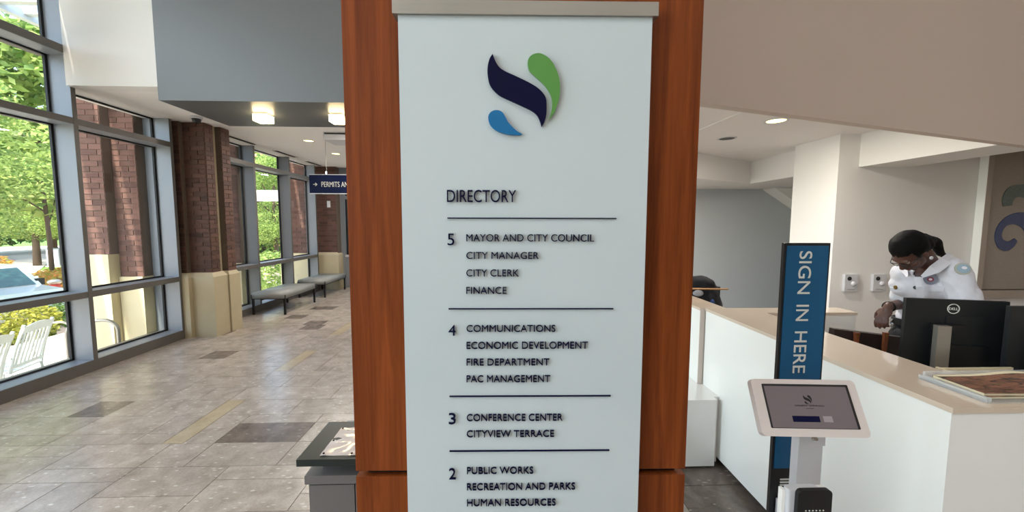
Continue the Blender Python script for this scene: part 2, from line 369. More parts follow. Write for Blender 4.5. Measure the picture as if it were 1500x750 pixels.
dirb = Vector((math.cos(R(17.02)), math.sin(R(17.02)))); nb = Vector((-dirb.y, dirb.x))
p0 = Vector((1.006, 1.953))-dirb*1.35; p1 = p0+dirb*7.2
struct(obj('wall_bulkhead', prism([p0, p1, p1+nb*.055, p0+nb*.055], 2.262, 5.12), M_warm), 'taupe upper wall running diagonally above the reception desk')
q0 = p0+nb*.03; q1 = p1+nb*.03
struct(obj('ceiling_reception', prism([tuple(q0), tuple(q1), (6.9, 8), (-.1, 8), (-.1, 3)], 2.603, 2.75), M_ceil))
struct(obj('wall_recess', bx(3.56, 7, 4.0, 4.62, 0, 2.61), M_white), 'shaded wall behind the guard with its bright white left end')
struct(obj('trim_2', prism([(3.782, 2.86), (4.3, 3.02), (4.3, 4.0), (3.782, 4.0)], 2.264, 2.61), M_white), 'brightly lit dropped beam beside the wall behind the guard')
struct(obj('ceiling_low', prism([(.3, 3.79), (3.775, 5.763), (3.775, 4.62), (6.9, 4.62), (6.9, 8), (.3, 8)], 2.275, 2.604), M_white), 'lowered ceiling at the back of the reception area')
struct(obj('wall_back', bx(-.2, 7, 6.6, 6.615, 0, 2.6), M_bluegrey), 'smooth blue grey wall at the back of the reception area')
struct(obj('trim_3', prism([(4.55, 2.27), (5.6, 2.27), (5.6, 1.6)], 6.3, 6.6, axis='y'), M_white), 'pale underside of a stair high on the back wall')
bm = bmesh.new(); tube(bm, [(2.0, 3.9, 2.6), (2.04, 3.2, 2.6)], .006, 6); struct(obj('trim_4', bm, M_white), 'thin joint line in the reception ceiling')

# windows, one structure per bay
def window(n, y0, y1, tall, zt=3.1, fin=.03):
    t = thing('window_%d' % n, None, None, kind='structure')
    rows = [(.125, .835), (.90, 2.715)]+([(2.78, 3.43), (3.51, 5.1)] if tall else [(2.78, zt)])
    obj('sill', bx(XG-.13, XI, y0-.004, y1+.045, 0, .125), M_alu_shade, t)
    obj('sill_top', bx(XG, XI-.004, y0, y1, .125, .129), M_alu, t)  # paler sheets like this one paint the light on the frame's ledges
    for a, b in [(.835, .90), (2.715, 2.78)]+([(3.43, 3.51)] if tall else []):
        obj('transom', bx(XG-.13, XI, y0-.004, y1+.045, a, b), M_alu_shade, t)
        obj('transom_ledge', bx(XG, XI-.004, y0, y1, b, b+.003), M_alu, t)
        obj('transom_soffit', bx(XG, XI-.004, y0, y1, a-.003, a), M_alu, t)
    top = 5.1 if tall else zt
    obj('mullion', bx(XG-fin, XI+.001, y1, y1+.045, .125, top), M_alu_shade, t)
    obj('mullion_side', bx(XG-fin, XI, y1-.004, y1, .126, top), M_alu, t)  # paler sheet paints the light falling on the mullion's side
    for a, b in rows:
        g = obj('pane', bx(XG-.006, XG+.006, y0+.01, y1-.01, a+.006, b-.006), M_pane, t)
        obj('gasket', boxes((XG-.012, XG+.014, y0, y1, a, a+.022), (XG-.012, XG+.014, y0, y1, b-.018, b), (XG-.012, XG+.014, y1-.028, y1-.004, a, b), (XG-.012, XG+.014, y0, y0+.014, a, b)), M_gask, g)
window(1, 3.20, 4.38, True)
window(2, 4.43, 5.60, False, fin=.13)
window(3, 6.25, 7.42, False); window(4, 7.465, 8.62, False); window(5, 8.665, 9.80, False)
for k in range(8): window(6+k, 3.155-1.225*(k+1)+.045, 3.155-1.225*k, True)
struct(obj('trim_5', bx(-5.0, -4.7, -6.65, 10.9, 3.1+.15, 5.2) if False else bx(-4.9, -4.7, 4.5, 10.9, 3.1, 5.2), M_white))

# brick piers ------------------------------------------------------
def bricks(parent, origin, u, nrm, width, z0, z1, bm_wall, as_parts=True, bl=.2, bh=.0667, mt=None, rnd=None, proud=.006, j=.009):
    """Running-bond courses on a face: origin at its lower left corner, u along it, nrm out of it."""
    u = Vector(u); nrm = Vector(nrm); rows = int((z1-z0)/bh+.5); bh = (z1-z0)/rows; out = bmesh.new(); cache = {}
    ang = math.atan2(u.y, u.x)
    for r in range(rows):
        x = -(bl/2 if r % 2 else 0); 
        while x < width-.005:
            a, b = max(0, x), min(width, x+bl); x += bl
            if b-a < .03: continue
            w = b-a-j; key = round(w, 3); c = Vector(origin)+u*((a+b)/2)+Vector((0, 0, r*bh+bh/2)); pr = proud
            if as_parts:
                if key not in cache:
                    bm = bx(-w/2, w/2, -pr, .004, -(bh-j)/2, (bh-j)/2); finish(bm); me = bpy.data.meshes.new('brick'); bm.to_mesh(me); bm.free(); me.materials.append(mt); cache[key] = me
                link('brick', cache[key], None, parent, c, (0, 0, ang))
            else:
                M = Matrix.Translation(c) @ Matrix.Rotation(ang, 4, 'Z'); box(out, -w/2, w/2, -pr, .004, -(bh-j)/2, (bh-j)/2, M=M)
    if not as_parts:
        o = obj('bricks', out, mt, parent); o['kind'] = 'stuff'
    else: out.free()
pier = thing('wall_pier', 'brick pier on a cream stone base between the windows', None, kind='structure')
obj('core', boxes((-4.9, -4.535, 5.74, 6.25, .9, 3.1), (-4.54, -4.236, 5.806, 5.972, .9, 3.1), (-4.54, -4.186, 6.056, 6.25, .9, 3.1)), M_mortar, pier)
obj('groove_strip', bx(-4.5, -4.262, 5.97, 6.058, .93, 3.1), M_stone, pier)
bricks(pier, (-4.72, 5.736, .93), (1, 0, 0), (0, -1, 0), .185, .93, 3.1, None, mt=M_brick)
bricks(pier, (-4.535, 5.802, .93), (1, 0, 0), (0, -1, 0), .305, .93, 3.1, None, mt=M_brick)
bricks(pier, (-4.232, 5.80, .93), (0, 1, 0), (1, 0, 0), .17, .93, 3.1, None, mt=M_brick)
bricks(pier, (-4.182, 6.056, .93), (0, 1, 0), (1, 0, 0), .19, .93, 3.1, None, mt=M_brick)
def stonebase(x0, x1, y0, y1, z, parent, mt=M_stone):
    obj('stone_base', prism([(x0, y0), (x1, y0), (x1, y1), (x0, y1)], 0, z-.05), mt, parent, bevel=.004)
    bm = bmesh.new(); a = [bm.verts.new(p) for p in ((x0, y0, z-.048), (x1, y0, z-.048), (x1, y1, z-.048), (x0, y1, z-.048))]
    d = .06; b = [bm.verts.new(p) for p in ((x0, y0+d, z+.01), (x1-d, y0+d, z+.01), (x1-d, y1, z+.01), (x0, y1, z+.01))]
    bm.faces.new(a); bm.faces.new(b[::-1])
    for i in range(4): bm.faces.new([a[i], a[(i+1) % 4], b[(i+1) % 4], b[i]])
    obj('sloped_cap', bm, mt, parent)
stonebase(-4.72, -4.455, 5.635, 5.9, .93, pier); stonebase(-4.5, -4.145, 5.70, 5.99, .93, pier); stonebase(-4.5, -4.125, 6.0, 6.24, .93, pier)
pf = thing('wall_pier_far', 'distant brick pier on a stone base at the end of the corridor', None, kind='structure')
obj('core', bx(-4.9, -4.12, 10.0, 10.9, 0, 3.1), M_mortar, pf)
bricks(pf, (-4.66, 9.996, .93), (1, 0, 0), (0, -1, 0), .53, .93, 3.1, None, False, mt=M_brick, bl=.2)
stonebase(-4.66, -4.08, 9.9, 10.2, .93, pf)
bm = bx(-4.35, -4.27, 9.975, 9.992, 2.08, 2.24); tag(obj('wall_box', bm, M_silver, bevel=.004), 'small pale box high on the distant brick pier', 'fixture')

# end door
d = thing('door_1', None, None, kind='structure')
obj('frame', boxes((-4.12, -4.02, 10.2, 10.32, 0, 3.1), (-4.02, -2.4, 10.2, 10.32, 2.95, 3.1), (-4.02, -2.4, 10.2, 10.32, 2.3, 2.38), (-3.05, -2.97, 10.2, 10.32, 0, 2.3)), M_alu, d)
obj('lower_panel', bx(-4.02, -3.05, 10.22, 10.30, 0, .8), M_alu, d)
obj('lower_rail', bx(-4.02, -3.05, 10.2, 10.32, .8, .86), M_silver, d)
obj('pane', bx(-3.98, -3.07, 10.25, 10.262, .88, 2.28), M_pane, d)
obj('gasket', boxes((-4.0, -3.96, 10.235, 10.275, .86, 2.3), (-4.0, -3.07, 10.235, 10.275, .86, .885), (-3.0, -2.97, 10.235, 10.275, .86, 2.3), (-4.0, -3.07, 10.235, 10.275, 2.4, 2.43)), M_gask, d)
obj('upper_pane', bx(-4.0, -2.4, 10.25, 10.262, 2.4, 2.93), M_pane, d)
struct(obj('wall_end', boxes((-4.9, .1, 12.4, 12.5, 0, 3.2), (-2.4, .1, 10.2, 10.3, 0, 3.2)), M_bluegrey))
struct(obj('floor_vestibule', bx(-4.9, -.1, 10.9, 12.4, -.1, 0), M_tile)); struct(obj('ceiling_vestibule', bx(-4.9, -.1, 10.9, 12.4, 3.1, 3.2), M_ceil))
area('vestibule_lamp', (-3, 11.4, 3.05), (0, 0, -1), .4, .4, 30, (.9, .96, 1))
tag(obj('notice', bx(-4.25, -4.0, 12.37, 12.4, 1.35, 1.72), M_paper), 'white notice on the wall seen through the glass door', 'notice')

# ceiling fittings
for i, (x, y) in enumerate(((-4.44, 6.95), (-4.4, 8.25), (-4.42, 9.5))):
    t = thing('ceiling_vent', ('nearest long dark slot vent in the corridor ceiling by the windows', 'middle dark slot vent in the corridor ceiling by the windows', 'farthest dark slot vent in the corridor ceiling by the windows')[i], 'vent', (x, y, 3.1), group='slot vents along the windows')
    obj('slot', bx(-.05, .05, -.36, .36, -.006, 0), M_offl, t); obj('rim', boxes((-.062, -.05, -.37, .37, -.01, 0), (.05, .062, -.37, .37, -.01, 0), (-.05, .05, -.37, -.36, -.01, 0), (-.05, .05, .36, .37, -.01, 0)), M_ceil, t)
    obj('blade', bx(-.004, .004, -.36, .36, -.014, -.006), M_black, t)
def downlight(x, y, z, lens, label, group=None):
    t = thing('downlight', label, 'ceiling light', (x, y, z), group=group)
    bm = bmesh.new(); n = 28
    r = [[bm.verts.new((math.cos(2*math.pi*k/n)*q, math.sin(2*math.pi*k/n)*q, h)) for k in range(n)] for q, h in ((.098, 0), (.098, -.006), (.08, -.006), (.076, 0))]
    for a in range(3):
        for k in range(n): bm.faces.new([r[a][k], r[a][(k+1) % n], r[a+1][(k+1) % n], r[a+1][k]])
    obj('ring', bm, M_silver, t); obj('lens', cyl(0, 0, -.004, -.0005, .077, 28), lens, t); return t
downlight(-3.31, 6.956, 3.1, M_down, 'nearer lit round downlight in the corridor ceiling', 'corridor downlights')
downlight(-3.353, 8.184, 3.1, M_down, 'farther lit round downlight in the corridor ceiling', 'corridor downlights')
downlight(2.522, 3.523, 2.603, M_down, 'lit yellow downlight in the ceiling right of the wooden column', 'reception downlights')
downlight(2.5, 4.248, 2.603, M_offl, 'unlit dark downlight in the ceiling right of the wooden column', 'reception downlights')
for i, x in enumerate((-2.684, -1.844)):
    t = thing('ceiling_lamp', ('glowing square glass lamp under the grey beam, the left one of two', 'glowing square glass lamp under the grey beam, half hidden by the wooden column')[i], 'ceiling light', (x, 4.60, 2.9), group='square lamps under the grey beam')
    obj('mount', bx(-.06, .06, -.06, .06, -.015, 0), M_steel, t, bevel=.003); obj('glass_shade', bx(-.075, .075, -.075, .075, -.09, -.015), M_lampg, t, bevel=.012)
t = thing('security_camera', 'small black dome camera on a white mount above the brick pier', 'camera', (-4.1, 5.5, 3.1))
obj('mount', cyl(0, 0, -.03, 0, .07), M_silver, t); bm = ell(bmesh.new(), (0, 0, -.035), (.055, .055, .06)); obj('dome', bm, M_black, t, smooth=True)
t = thing('ceiling_projector_screen_box', 'pale rectangular box with a dark slot on the corridor ceiling above the hanging sign', 'fixture', (-2.55, 6.4, 3.1)); t.name = 'ceiling_box'
obj('housing', bx(-.22, .5, -.1, .35, -.12, 0), M_silver, t, bevel=.004); obj('slot', bx(-.2, .5, -.104, -.1, -.035, -.012), M_black, t)
# hanging sign
t = thing('hanging_sign', 'navy blue sign reading PERMITS with a white arrow, hung in the corridor', 'sign', (-3.155, 6.6, 2.168))
obj('board', bx(0, 1.3, 0, .03, 0, .302), M_signn, t); obj('edge_trim', boxes((0, 1.3, -.003, .033, -.012, 0), (0, 1.3, -.003, .033, .302, .312)), M_silver, t)
link('lettering', text_mesh('PERMITS AND', .5, .085, .004), M_txt, t, (.20, -.003, .105))
bm = prism([(0, .045), (.045, .045), (.028, .065), (.04, .065), (.068, .04), (.04, .015), (.028, .015), (.045, .035), (0, .035)], -.003, .003, axis='y'); obj('arrow', bm, M_txt, t, loc=(.065, -.003, .105))
for x in (.28, 1.1): obj('wire', tube(bmesh.new(), [(x, .015, .31), (x, .015, .932)], .0035, 6), M_steel, t); obj('wire_clip', bx(x-.012, x+.012, .005, .025, .31, .36), M_chrome, t)

# ------------------------------------------------------------------ benches
def bench(label, loc):
    t = thing('bench', label, 'bench', loc, group='grey benches by the corridor windows')
    L, D = 1.16, .60; bm = bx(-D/2, D/2, -L/2, L/2, .30, .405)
    obj('seat', bm, M_bench, t, smooth=True, bevel=.022, seg=3); obj('seat_rail', boxes((-D/2+.005, D/2-.005, -L/2+.01, -L/2+.03, .285, .302), (-D/2+.005, D/2-.005, L/2-.03, L/2-.01, .285, .302), (-D/2+.005, -D/2+.025, -L/2, L/2, .285, .302), (D/2-.025, D/2-.005, -L/2, L/2, .285, .302)), M_black, t)
    for sx in (-1, 1):
        for sy in (-1, 1):
            x, y = sx*(D/2-.018), sy*(L/2-.018); obj('leg', bx(x-.016, x+.016, y-.016, y+.016, 0, .30), M_black, t, bevel=.003)
            obj('leg_tab', bx(x-.006+sx*.02, x+.006+sx*.02, y-.006+sy*.018, y+.006+sy*.018, .29, .37), M_black, t)
    return t
bench('grey upholstered bench on black legs by the windows, the nearer one', (-4.2, 7.66-.0, 0))
bench('grey upholstered bench on black legs, farther one by the distant pier', (-4.22, 9.32, 0))

# ------------------------------------------------------------------ column and directory
CR = R(-1.05); C0 = Vector((.063, .970, 0))
def cloc(v): return (C0.x, C0.y, 0)
t = thing('wooden_column', 'broad cherry wood clad column carrying the white directory', 'column', (C0.x, C0.y, 0), CR)
yo = .030
obj('core', bx(-.425, .425, yo+.02, yo+.23, 0, 4.2), M_black, t)
for nm, (a, b) in (('lower_panel', (.02, .968)), ('upper_panel', (.985, 4.2))):
    obj(nm, bx(-.452, .446, yo, yo+.24, a, b), M_wood, t, bevel=.004)
obj('plinth', bx(-.42, .41, yo+.02, yo+.22, 0, .02), M_black, t)
t = thing('directory_sign', 'tall white glass directory board with a swoosh logo and navy lettering on the wooden column', 'sign', (C0.x, C0.y, 0), CR)
obj('glass_panel', bx(-.3055, .3075, 0, .012, .45, 2.165), M_glass_white, t, bevel=.0015)
obj('backing', bx(-.290, .292, .012, .0295, .46, 2.15), M_alu, t)
obj('header_bar', bx(-.317, .319, -.008, .0295, 2.150, 2.182), M_steel, t, bevel=.0015)
E = -.0042
for s, x0, x1, z0, z1 in [('DIRECTORY', -0.1923, -0.0209, 1.7062, 1.7361), ('5', -0.1921, -0.1754, 1.5989, 1.6281), ('MAYOR AND CITY COUNCIL', -0.1451, 0.1753, 1.6086, 1.6268), ('CITY MANAGER', -0.1455, 0.0365, 1.5646, 1.5822),
    ('CITY CLERK', -0.1458, -0.0134, 1.5203, 1.5381), ('FINANCE', -0.1461, -0.0445, 1.4758, 1.4936), ('4', -0.1922, -0.1741, 1.368, 1.3955), ('COMMUNICATIONS', -0.1463, 0.0805, 1.3777, 1.3955),
    ('ECONOMIC DEVELOPMENT', -0.1466, 0.1644, 1.3333, 1.3518), ('FIRE DEPARTMENT', -0.1469, 0.0658, 1.2896, 1.3076), ('PAC MANAGEMENT', -0.1472, 0.0683, 1.2453, 1.2635), ('3', -0.1941, -0.1763, 1.1335, 1.1627),
    ('CONFERENCE CENTER', -0.1474, 0.102, 1.1414, 1.1599), ('CITYVIEW TERRACE', -0.1477, 0.0803, 1.0976, 1.1158), ('2', -0.195, -0.1773, 0.9826, 1.0125), ('PUBLIC WORKS', -0.1479, 0.0265, 0.9969, 1.0154),
    ('RECREATION AND PARKS', -0.1482, 0.1376, 0.9518, 0.9705), ('HUMAN RESOURCES', -0.1485, 0.0866, 0.9074, 0.926)]:
    link('lettering', text_mesh(s, x1-x0, z1-z0, .0035), M_navy, t, (x0, E+.002, z0))
for x0, x1, z in ((-.1922, .2308, 1.6665), (-.1917, .2284, 1.4369), (-.1919, .2267, 1.207), (-.1934, .227, 1.0587)):
    obj('rule', bx(x0, x1, -.004, 0, z-.0014, z+.0014), M_navy, t)
LN = [(-0.0782, 2.0592), (-0.0836, 2.0523), (-0.0882, 2.0414), (-0.0907, 2.0278), (-0.0907, 2.0107), (-0.0865, 1.9901), (-0.0759, 1.9747), (-0.0617, 1.9627), (-0.0439, 1.9542), (-0.0225, 1.945), (-0.0011, 1.9354), (0.0169, 1.9269), (0.0295, 1.9165), (0.0367, 1.9026), (0.0408, 1.889), (0.0475, 1.9009), (0.052, 1.9184), (0.0525, 1.9393), (0.0506, 1.9566), (0.0433, 1.9687), (0.0308, 1.9806), (0.0129, 1.9915), (-0.0085, 2.0017), (-0.0298, 2.0111), (-0.0493, 2.0195), (-0.0617, 2.028), (-0.0705, 2.0399), (-0.0758, 2.0517)]
LG = [(0.0579, 1.9055), (0.0634, 1.9219), (0.0661, 1.9394), (0.0649, 1.9567), (0.0594, 1.9705), (0.0485, 1.986), (0.036, 1.9979), (0.0217, 2.0098), (0.0099, 2.0217), (0.0059, 2.0354), (0.0072, 2.0473), (0.0143, 2.0566), (0.0266, 2.0614), (0.0372, 2.0612), (0.0514, 2.0545), (0.064, 2.0427), (0.073, 2.0274), (0.0803, 2.0103), (0.0841, 1.9914), (0.0843, 1.9707), (0.0821, 1.9534), (0.0776, 1.9394), (0.0706, 1.922)]
LB = [(-0.0068, 1.8715), (-0.0187, 1.8777), (-0.0295, 1.8871), (-0.0403, 1.8986), (-0.0474, 1.9108), (-0.0539, 1.9212), (-0.0617, 1.9267), (-0.0724, 1.9277), (-0.0824, 1.9238), (-0.0885, 1.9158), (-0.0892, 1.9053), (-0.085, 1.8931), (-0.076, 1.8834), (-0.0617, 1.8757), (-0.0438, 1.8706), (-0.0259, 1.8689), (-0.0115, 1.869)]
def smooth_poly(p, tips, n=4):
    """Catmull-Rom through the outline, keeping the listed corner points sharp."""
    out = []; k = len(p)
    for i in range(k):
        a, b, c, e = p[i-1], p[i], p[(i+1) % k], p[(i+2) % k]
        if i in tips: a = b
        if (i+1) % k in tips: e = c
        for q in range(n):
            s = q/n; out.append(tuple(.5*((2*b[j])+(-a[j]+c[j])*s+(2*a[j]-5*b[j]+4*c[j]-e[j])*s*s+(-a[j]+3*b[j]-3*c[j]+e[j])*s**3) for j in (0, 1)))
    return out
for nm, l, tips, mt in (('logo_swoosh', LN, (0, 14), M_navy), ('logo_leaf', LG, (0,), M_green), ('logo_drop', LB, (0,), M_blue)):
    obj(nm, prism(smooth_poly(l, tips), -.008, -.002, axis='y'), mt, t); 
for x, z in ((-.03, 1.97), (.05, 2.0), (-.07, 1.9)): obj('logo_stud', bx(x, x+.005, -.002, 0, z, z+.005), M_steel, t)

# ------------------------------------------------------------------ grey cabinet and board
t = thing('grey_cabinet', 'low grey laminate cabinet with doors, left of the wooden column', 'cabinet', (0, 0, 0))
obj('body', bx(-.645, .3, 1.29, 1.62, .03, .765), M_cab, t); obj('cabinet_top', bx(-.66, .32, 1.265, 1.64, .77, .80), M_cab, t, bevel=.002)
for x0, x1 in ((-.65, -.497), (-.493, -.32), (-.316, 0)): dr = obj('door', bx(x0, x1, 1.272, 1.29, .05, .762), M_cab, t, bevel=.0015)
obj('top_gap', bx(-.64, .3, 1.295, 1.6, .765, .77), M_black, t); obj('toe_kick', bx(-.62, .28, 1.3, 1.6, 0, .03), M_black, t)
t = thing('display_board', 'dark green tray-like board with a clear-covered sheet on the grey cabinet', 'board', (0, 0, .8))
obj('swivel', cyl(-.40, 1.36, 0, .048, .09, 32), M_black, t)
obj('board', bx(-.673, -.1, 1.243, 1.49, .048, .072), M_dkgreen, t, bevel=.004)
bm = bmesh.new(); nx, ny = 26, 10; g = []
for j in range(ny+1):
    g.append([bm.verts.new((-.605+.4*i/nx, 1.262+.18*j/ny, .0735+.0035*noise.noise(Vector((i*.45, j*.6, 3.1))))) for i in range(nx+1)])
for j in range(ny):
    for i in range(nx): bm.faces.new([g[j][i], g[j][i+1], g[j+1][i+1], g[j+1][i]])
bm2 = bm; M_film = mat('glossy_wrinkled_film', (206, 196, 190), .12, coat=.6, var=.12, scale=14)
sh = obj('sheet', bm2, M_film, t, smooth=True)
M_prt = mat('printed_area', (130, 124, 126), .3, var=.1, scale=30)
obj('print', bx(-.53, -.24, 1.385, 1.425, .0772, .0776), M_prt, t)
for x, y in ((-.595, 1.27), (-.595, 1.35), (-.595, 1.432), (-.5, 1.268)): obj('screw', cyl(x, y, .0755, .079, .0035, 10), M_black, t)

# ------------------------------------------------------------------ reception desk
t = thing('reception_desk', 'glossy white reception desk with a raised ledge around the guard', 'desk')
obj('front_panel', bx(1.50, 1.83, 1.185, 2.712, .055, 1.03), M_lacq, t, bevel=.002)
obj('near_end_panel', bx(1.8305, 4.6, 1.185, 1.45, .055, 1.03), M_lacq, t)
obj('far_end_panel', bx(1.8305, 2.48, 2.56, 2.712, .055, 1.03), M_lacq, t)
obj('ledge_top', prism([(1.497, 1.180), (4.6, 1.180), (4.6, 1.455), (1.84, 1.455), (1.84, 2.555), (2.485, 2.555), (2.485, 2.716), (1.497, 2.716)], 1.031, 1.05), M_lacq_refl, t, bevel=.0015)
obj('toe_kick', boxes((1.55, 1.78, 1.23, 2.66, 0, .055), (1.78, 4.5, 1.23, 1.4, 0, .055), (1.78, 2.43, 2.58, 2.66, 0, .055)), M_black, t)
obj('worktop', prism([(1.832, 1.452), (4.6, 1.452), (4.6, 2.03), (2.42, 2.03), (2.42, 2.33), (2.42, 2.558), (1.832, 2.558)], .72, .75), M_lacq_refl, t)
obj('support_leg', bx(4.3, 4.34, 1.9, 1.98, 0, .72), M_steel, t); obj('support_leg', bx(2.37, 2.41, 2.3, 2.34, 0, .72), M_steel, t)
t = thing('side_counter', 'second white counter section beyond the desk joint, against the column edge', 'counter')
obj('body', bx(1.463, 1.645, 2.725, 3.7, .03, 1.03), M_lacq, t); obj('counter_top', bx(1.46, 1.648, 2.722, 3.703, 1.031, 1.05), M_lacq_refl, t); obj('toe_kick', bx(1.5, 1.6, 2.75, 3.65, 0, .03), M_black, t)
obj('joint_strip', bx(1.463, 1.5, 2.7195, 2.7249, .03, 1.045), M_warm, t)
t = thing('plinth_bench', 'low glossy white block seat at the foot of the desk', 'bench')
obj('body', bx(.82, 1.458, 2.452, 3.1, .02, .465), M_lacq, t, bevel=.002); obj('block_top', bx(.818, 1.46, 2.45, 3.1, .466, .485), M_lacq, t, bevel=.001); obj('base', bx(.85, 1.44, 2.48, 3.05, 0, .02), M_black, t)
obj('filler', bx(1.4605, 1.4985, 2.50, 2.715, .02, .484), M_lacq, t)

# monitors
def monitor(label, corner, ang, w, z0, z1, logo=True):
    """Seen from behind; origin at the left end of its back, turned by ang."""
    t = thing('computer_monitor', label, 'monitor', (corner[0], corner[1], .75), ang, group='monitors on the desk')
    z0 -= .75; z1 -= .75
    obj('shell', bx(0, w, 0, .022, z0, z1), M_screen, t, bevel=.006); obj('display', bx(.012, w-.012, .0221, .024, z0+.02, z1-.012), M_black, t)
    obj('side_edge', bx(w-.006, w+.004, .004, .030, z0+.01, z1-.006), M_black, t)
    obj('mount_plate', bx(w*.40, w*.78, -.005, .001, z0+.07, z1-.085), M_screen, t, bevel=.003)
    obj('vent_block', bx(w*.27, w*.80, -.028, 0, z0-.02, z0+.13), M_black, t, bevel=.01)
    st = obj('stand', bx(.095, .152, -.075, -.045, .0, z1-.125), M_steel, t, bevel=.010, seg=3)
    obj('stand_arm', bx(.11, .24, -.045, -.002, z1-.16, z1-.125), M_black, t); obj('stand_foot', bx(.03, .26, -.15, .08, 0, .014), M_steel, t, bevel=.005)
    if logo:
        cx, cz = .205, z1-.047
        bm = bmesh.new(); n = 40; rr = [[bm.verts.new((cx+q*math.cos(2*math.pi*k/n), h, cz+q*math.sin(2*math.pi*k/n))) for k in range(n)] for q, h in ((.0265, 0), (.0265, -.002), (.0225, -.002), (.0225, 0))]
        for a in range(3):
            for k in range(n): bm.faces.new([rr[a][k], rr[a][(k+1) % n], rr[a+1][(k+1) % n], rr[a+1][k]])
        obj('logo_ring', bm, M_txt, t)
        link('logo_lettering', text_mesh('DELL', .038, .013, .002), M_txt, t, (cx-.019, -.001, cz-.0065))
    return t
an = -math.atan2(.11, .415)
monitor('black monitor seen from behind with a white round logo, in front of the guard', (2.157, 1.95), an, .435, .905, 1.268)
monitor('black monitor cut by the right edge of the photo', (2.478, 1.76), R(-3), .5, .92, 1.262, False)
t = thing('cable_tangle', 'dark tangle of cables under the monitor', 'cables', (2.2, 1.85, .75))
bm = bmesh.new()
for k in range(7):
    pts = [(.0+.05*k+.02*math.sin(k*2+s*.9), -.0+.02*math.cos(k+s), .008+.02*abs(math.sin(s*1.1+k))) for s in range(8)]; pts = [(p[0]+i*.02, p[1], p[2]) for i, p in enumerate(pts)]
    tube(bm, pts, .004, 6)
obj('cables', bm, M_black, t, smooth=True)['kind'] = 'stuff'
tag(obj('document_tray', boxes((2.05, 2.42, 1.50, 1.70, .75, .76), (2.05, 2.06, 1.50, 1.70, .76, .99), (2.06, 2.42, 1.69, 1.70, .76, .985)), M_paper), 'beige upright document tray behind the ledge, below the monitors', 'tray')
# tote
t = thing('tote_bag', 'dark brown leather tote bag with tan strap tabs behind the desk ledge', 'bag', (1.95, 2.16, .75), R(-1))
bm = bmesh.new(); rg = []
for s in range(6):
    z = s/5; w = .44-.05*(1-z)**2*0; th = .085-.05*z
    rg.append([bm.verts.new((x*w, y*th-.03*0, z*(.30-.055*x))) for x, y in ((0, -.5), (.25, -.62), (.5, -.66), (.75, -.62), (1, -.5), (1, .5), (.75, .62), (.5, .66), (.25, .62), (0, .5))])
for s in range(5):
    for k in range(10): bm.faces.new([rg[s][k], rg[s][(k+1) % 10], rg[s+1][(k+1) % 10], rg[s+1][k]])
bm.faces.new(rg[0][::-1]); bm.faces.new(rg[5]); obj('body', bm, M_leather, t, bevel=.004)
for x in (.115, .285):
    obj('strap_tab', prism([(x-.014, .285), (x+.016, .283), (x+.012, .262), (x+.004, .12), (x-.012, .12), (x-.010, .262)], -.045, -.03, axis='y'), M_tan, t, bevel=.002)
    bm = bmesh.new(); tube(bm, [(x, -.047, .268), (x, -.034, .268)], .007, 12); obj('rivet', bm, M_gold, t)

# brochures
t = thing('acrylic_tray', 'clear acrylic brochure tray on the near corner of the desk ledge', 'tray', (1.652, 1.21, 1.05))
obj('base', bx(0, .5, 0, .215, 0, .004), M_acr, t); obj('left_rail', bx(0, .016, 0, .215, .004, .018), M_acr, t, bevel=.002); obj('back_rail', bx(.016, .5, .205, .215, .004, .03), M_acr, t)
M_cov = bpy.data.materials.new('magazine_cover'); M_cov.use_nodes = True; tt = M_cov.node_tree; p = tt.nodes['Principled BSDF']
tc = N(tt, 'ShaderNodeTexCoord'); mp = N(tt, 'ShaderNodeMapping'); mp.inputs['Scale'].default_value = (3.5, 12, 1); tt.links.new(tc.outputs['Object'], mp.inputs[0])
n1 = N(tt, 'ShaderNodeTexNoise', Scale=3.2, Detail=7, Roughness=.7, Distortion=1.4); tt.links.new(mp.outputs[0], n1.inputs[0]); cr = N(tt, 'ShaderNodeValToRGB')
for i, (ps, c) in enumerate(((.3, (30, 26, 22)), (.44, (66, 48, 38)), (.53, (150, 100, 76)), (.6, (96, 70, 54)), (.7, (92, 112, 48)))):
    e = cr.color_ramp.elements[i] if i < 2 else cr.color_ramp.elements.new(ps); e.position = ps; e.color = lin(c)
tt.links.new(n1.outputs['Fac'], cr.inputs[0]); tt.links.new(cr.outputs[0], p.inputs['Base Color']); p.inputs['Roughness'].default_value = .3
def magazine(label, loc, rz, th, lift):
    t = thing('magazine', label, 'magazine', loc, rz, group='magazines in the acrylic tray'); W, D = .36, .165; nx = 16
    def sheet(za, zb, ins, y0=0):
        bm = bmesh.new(); rows = []
        for i in range(nx+1):
            x = W*i/nx; h = lift*math.exp(-((x-.30)/.11)**2)
            rows.append([bm.verts.new(v) for v in ((x, y0+ins, za+h*y0/D), (x, D-ins, za+h), (x, D-ins, zb+h), (x, y0+ins, zb+h*y0/D))])
        for i in range(nx):
            for k in range(4): bm.faces.new([rows[i][k], rows[i][(k+1) % 4], rows[i+1][(k+1) % 4], rows[i+1][k]])
        bm.faces.new(rows[0]); bm.faces.new(rows[-1][::-1]); return bm
    obj('pages', sheet(0, th, .002), M_paper, t, smooth=False); obj('cover', sheet(th+.0002, th+.0012, 0), M_cov, t)
    ms = obj('masthead_strip', sheet(th+.0014, th+.0018, .0, D*.90), M_paper, t)
    return t
magazine('lower magazine of the pile in the acrylic tray', (1.674, 1.232, 1.0545), 0, .008, .006)
magazine('top magazine of the pile with a brown and green picture cover', (1.677, 1.236, 1.0645), R(-1.5), .008, .014)

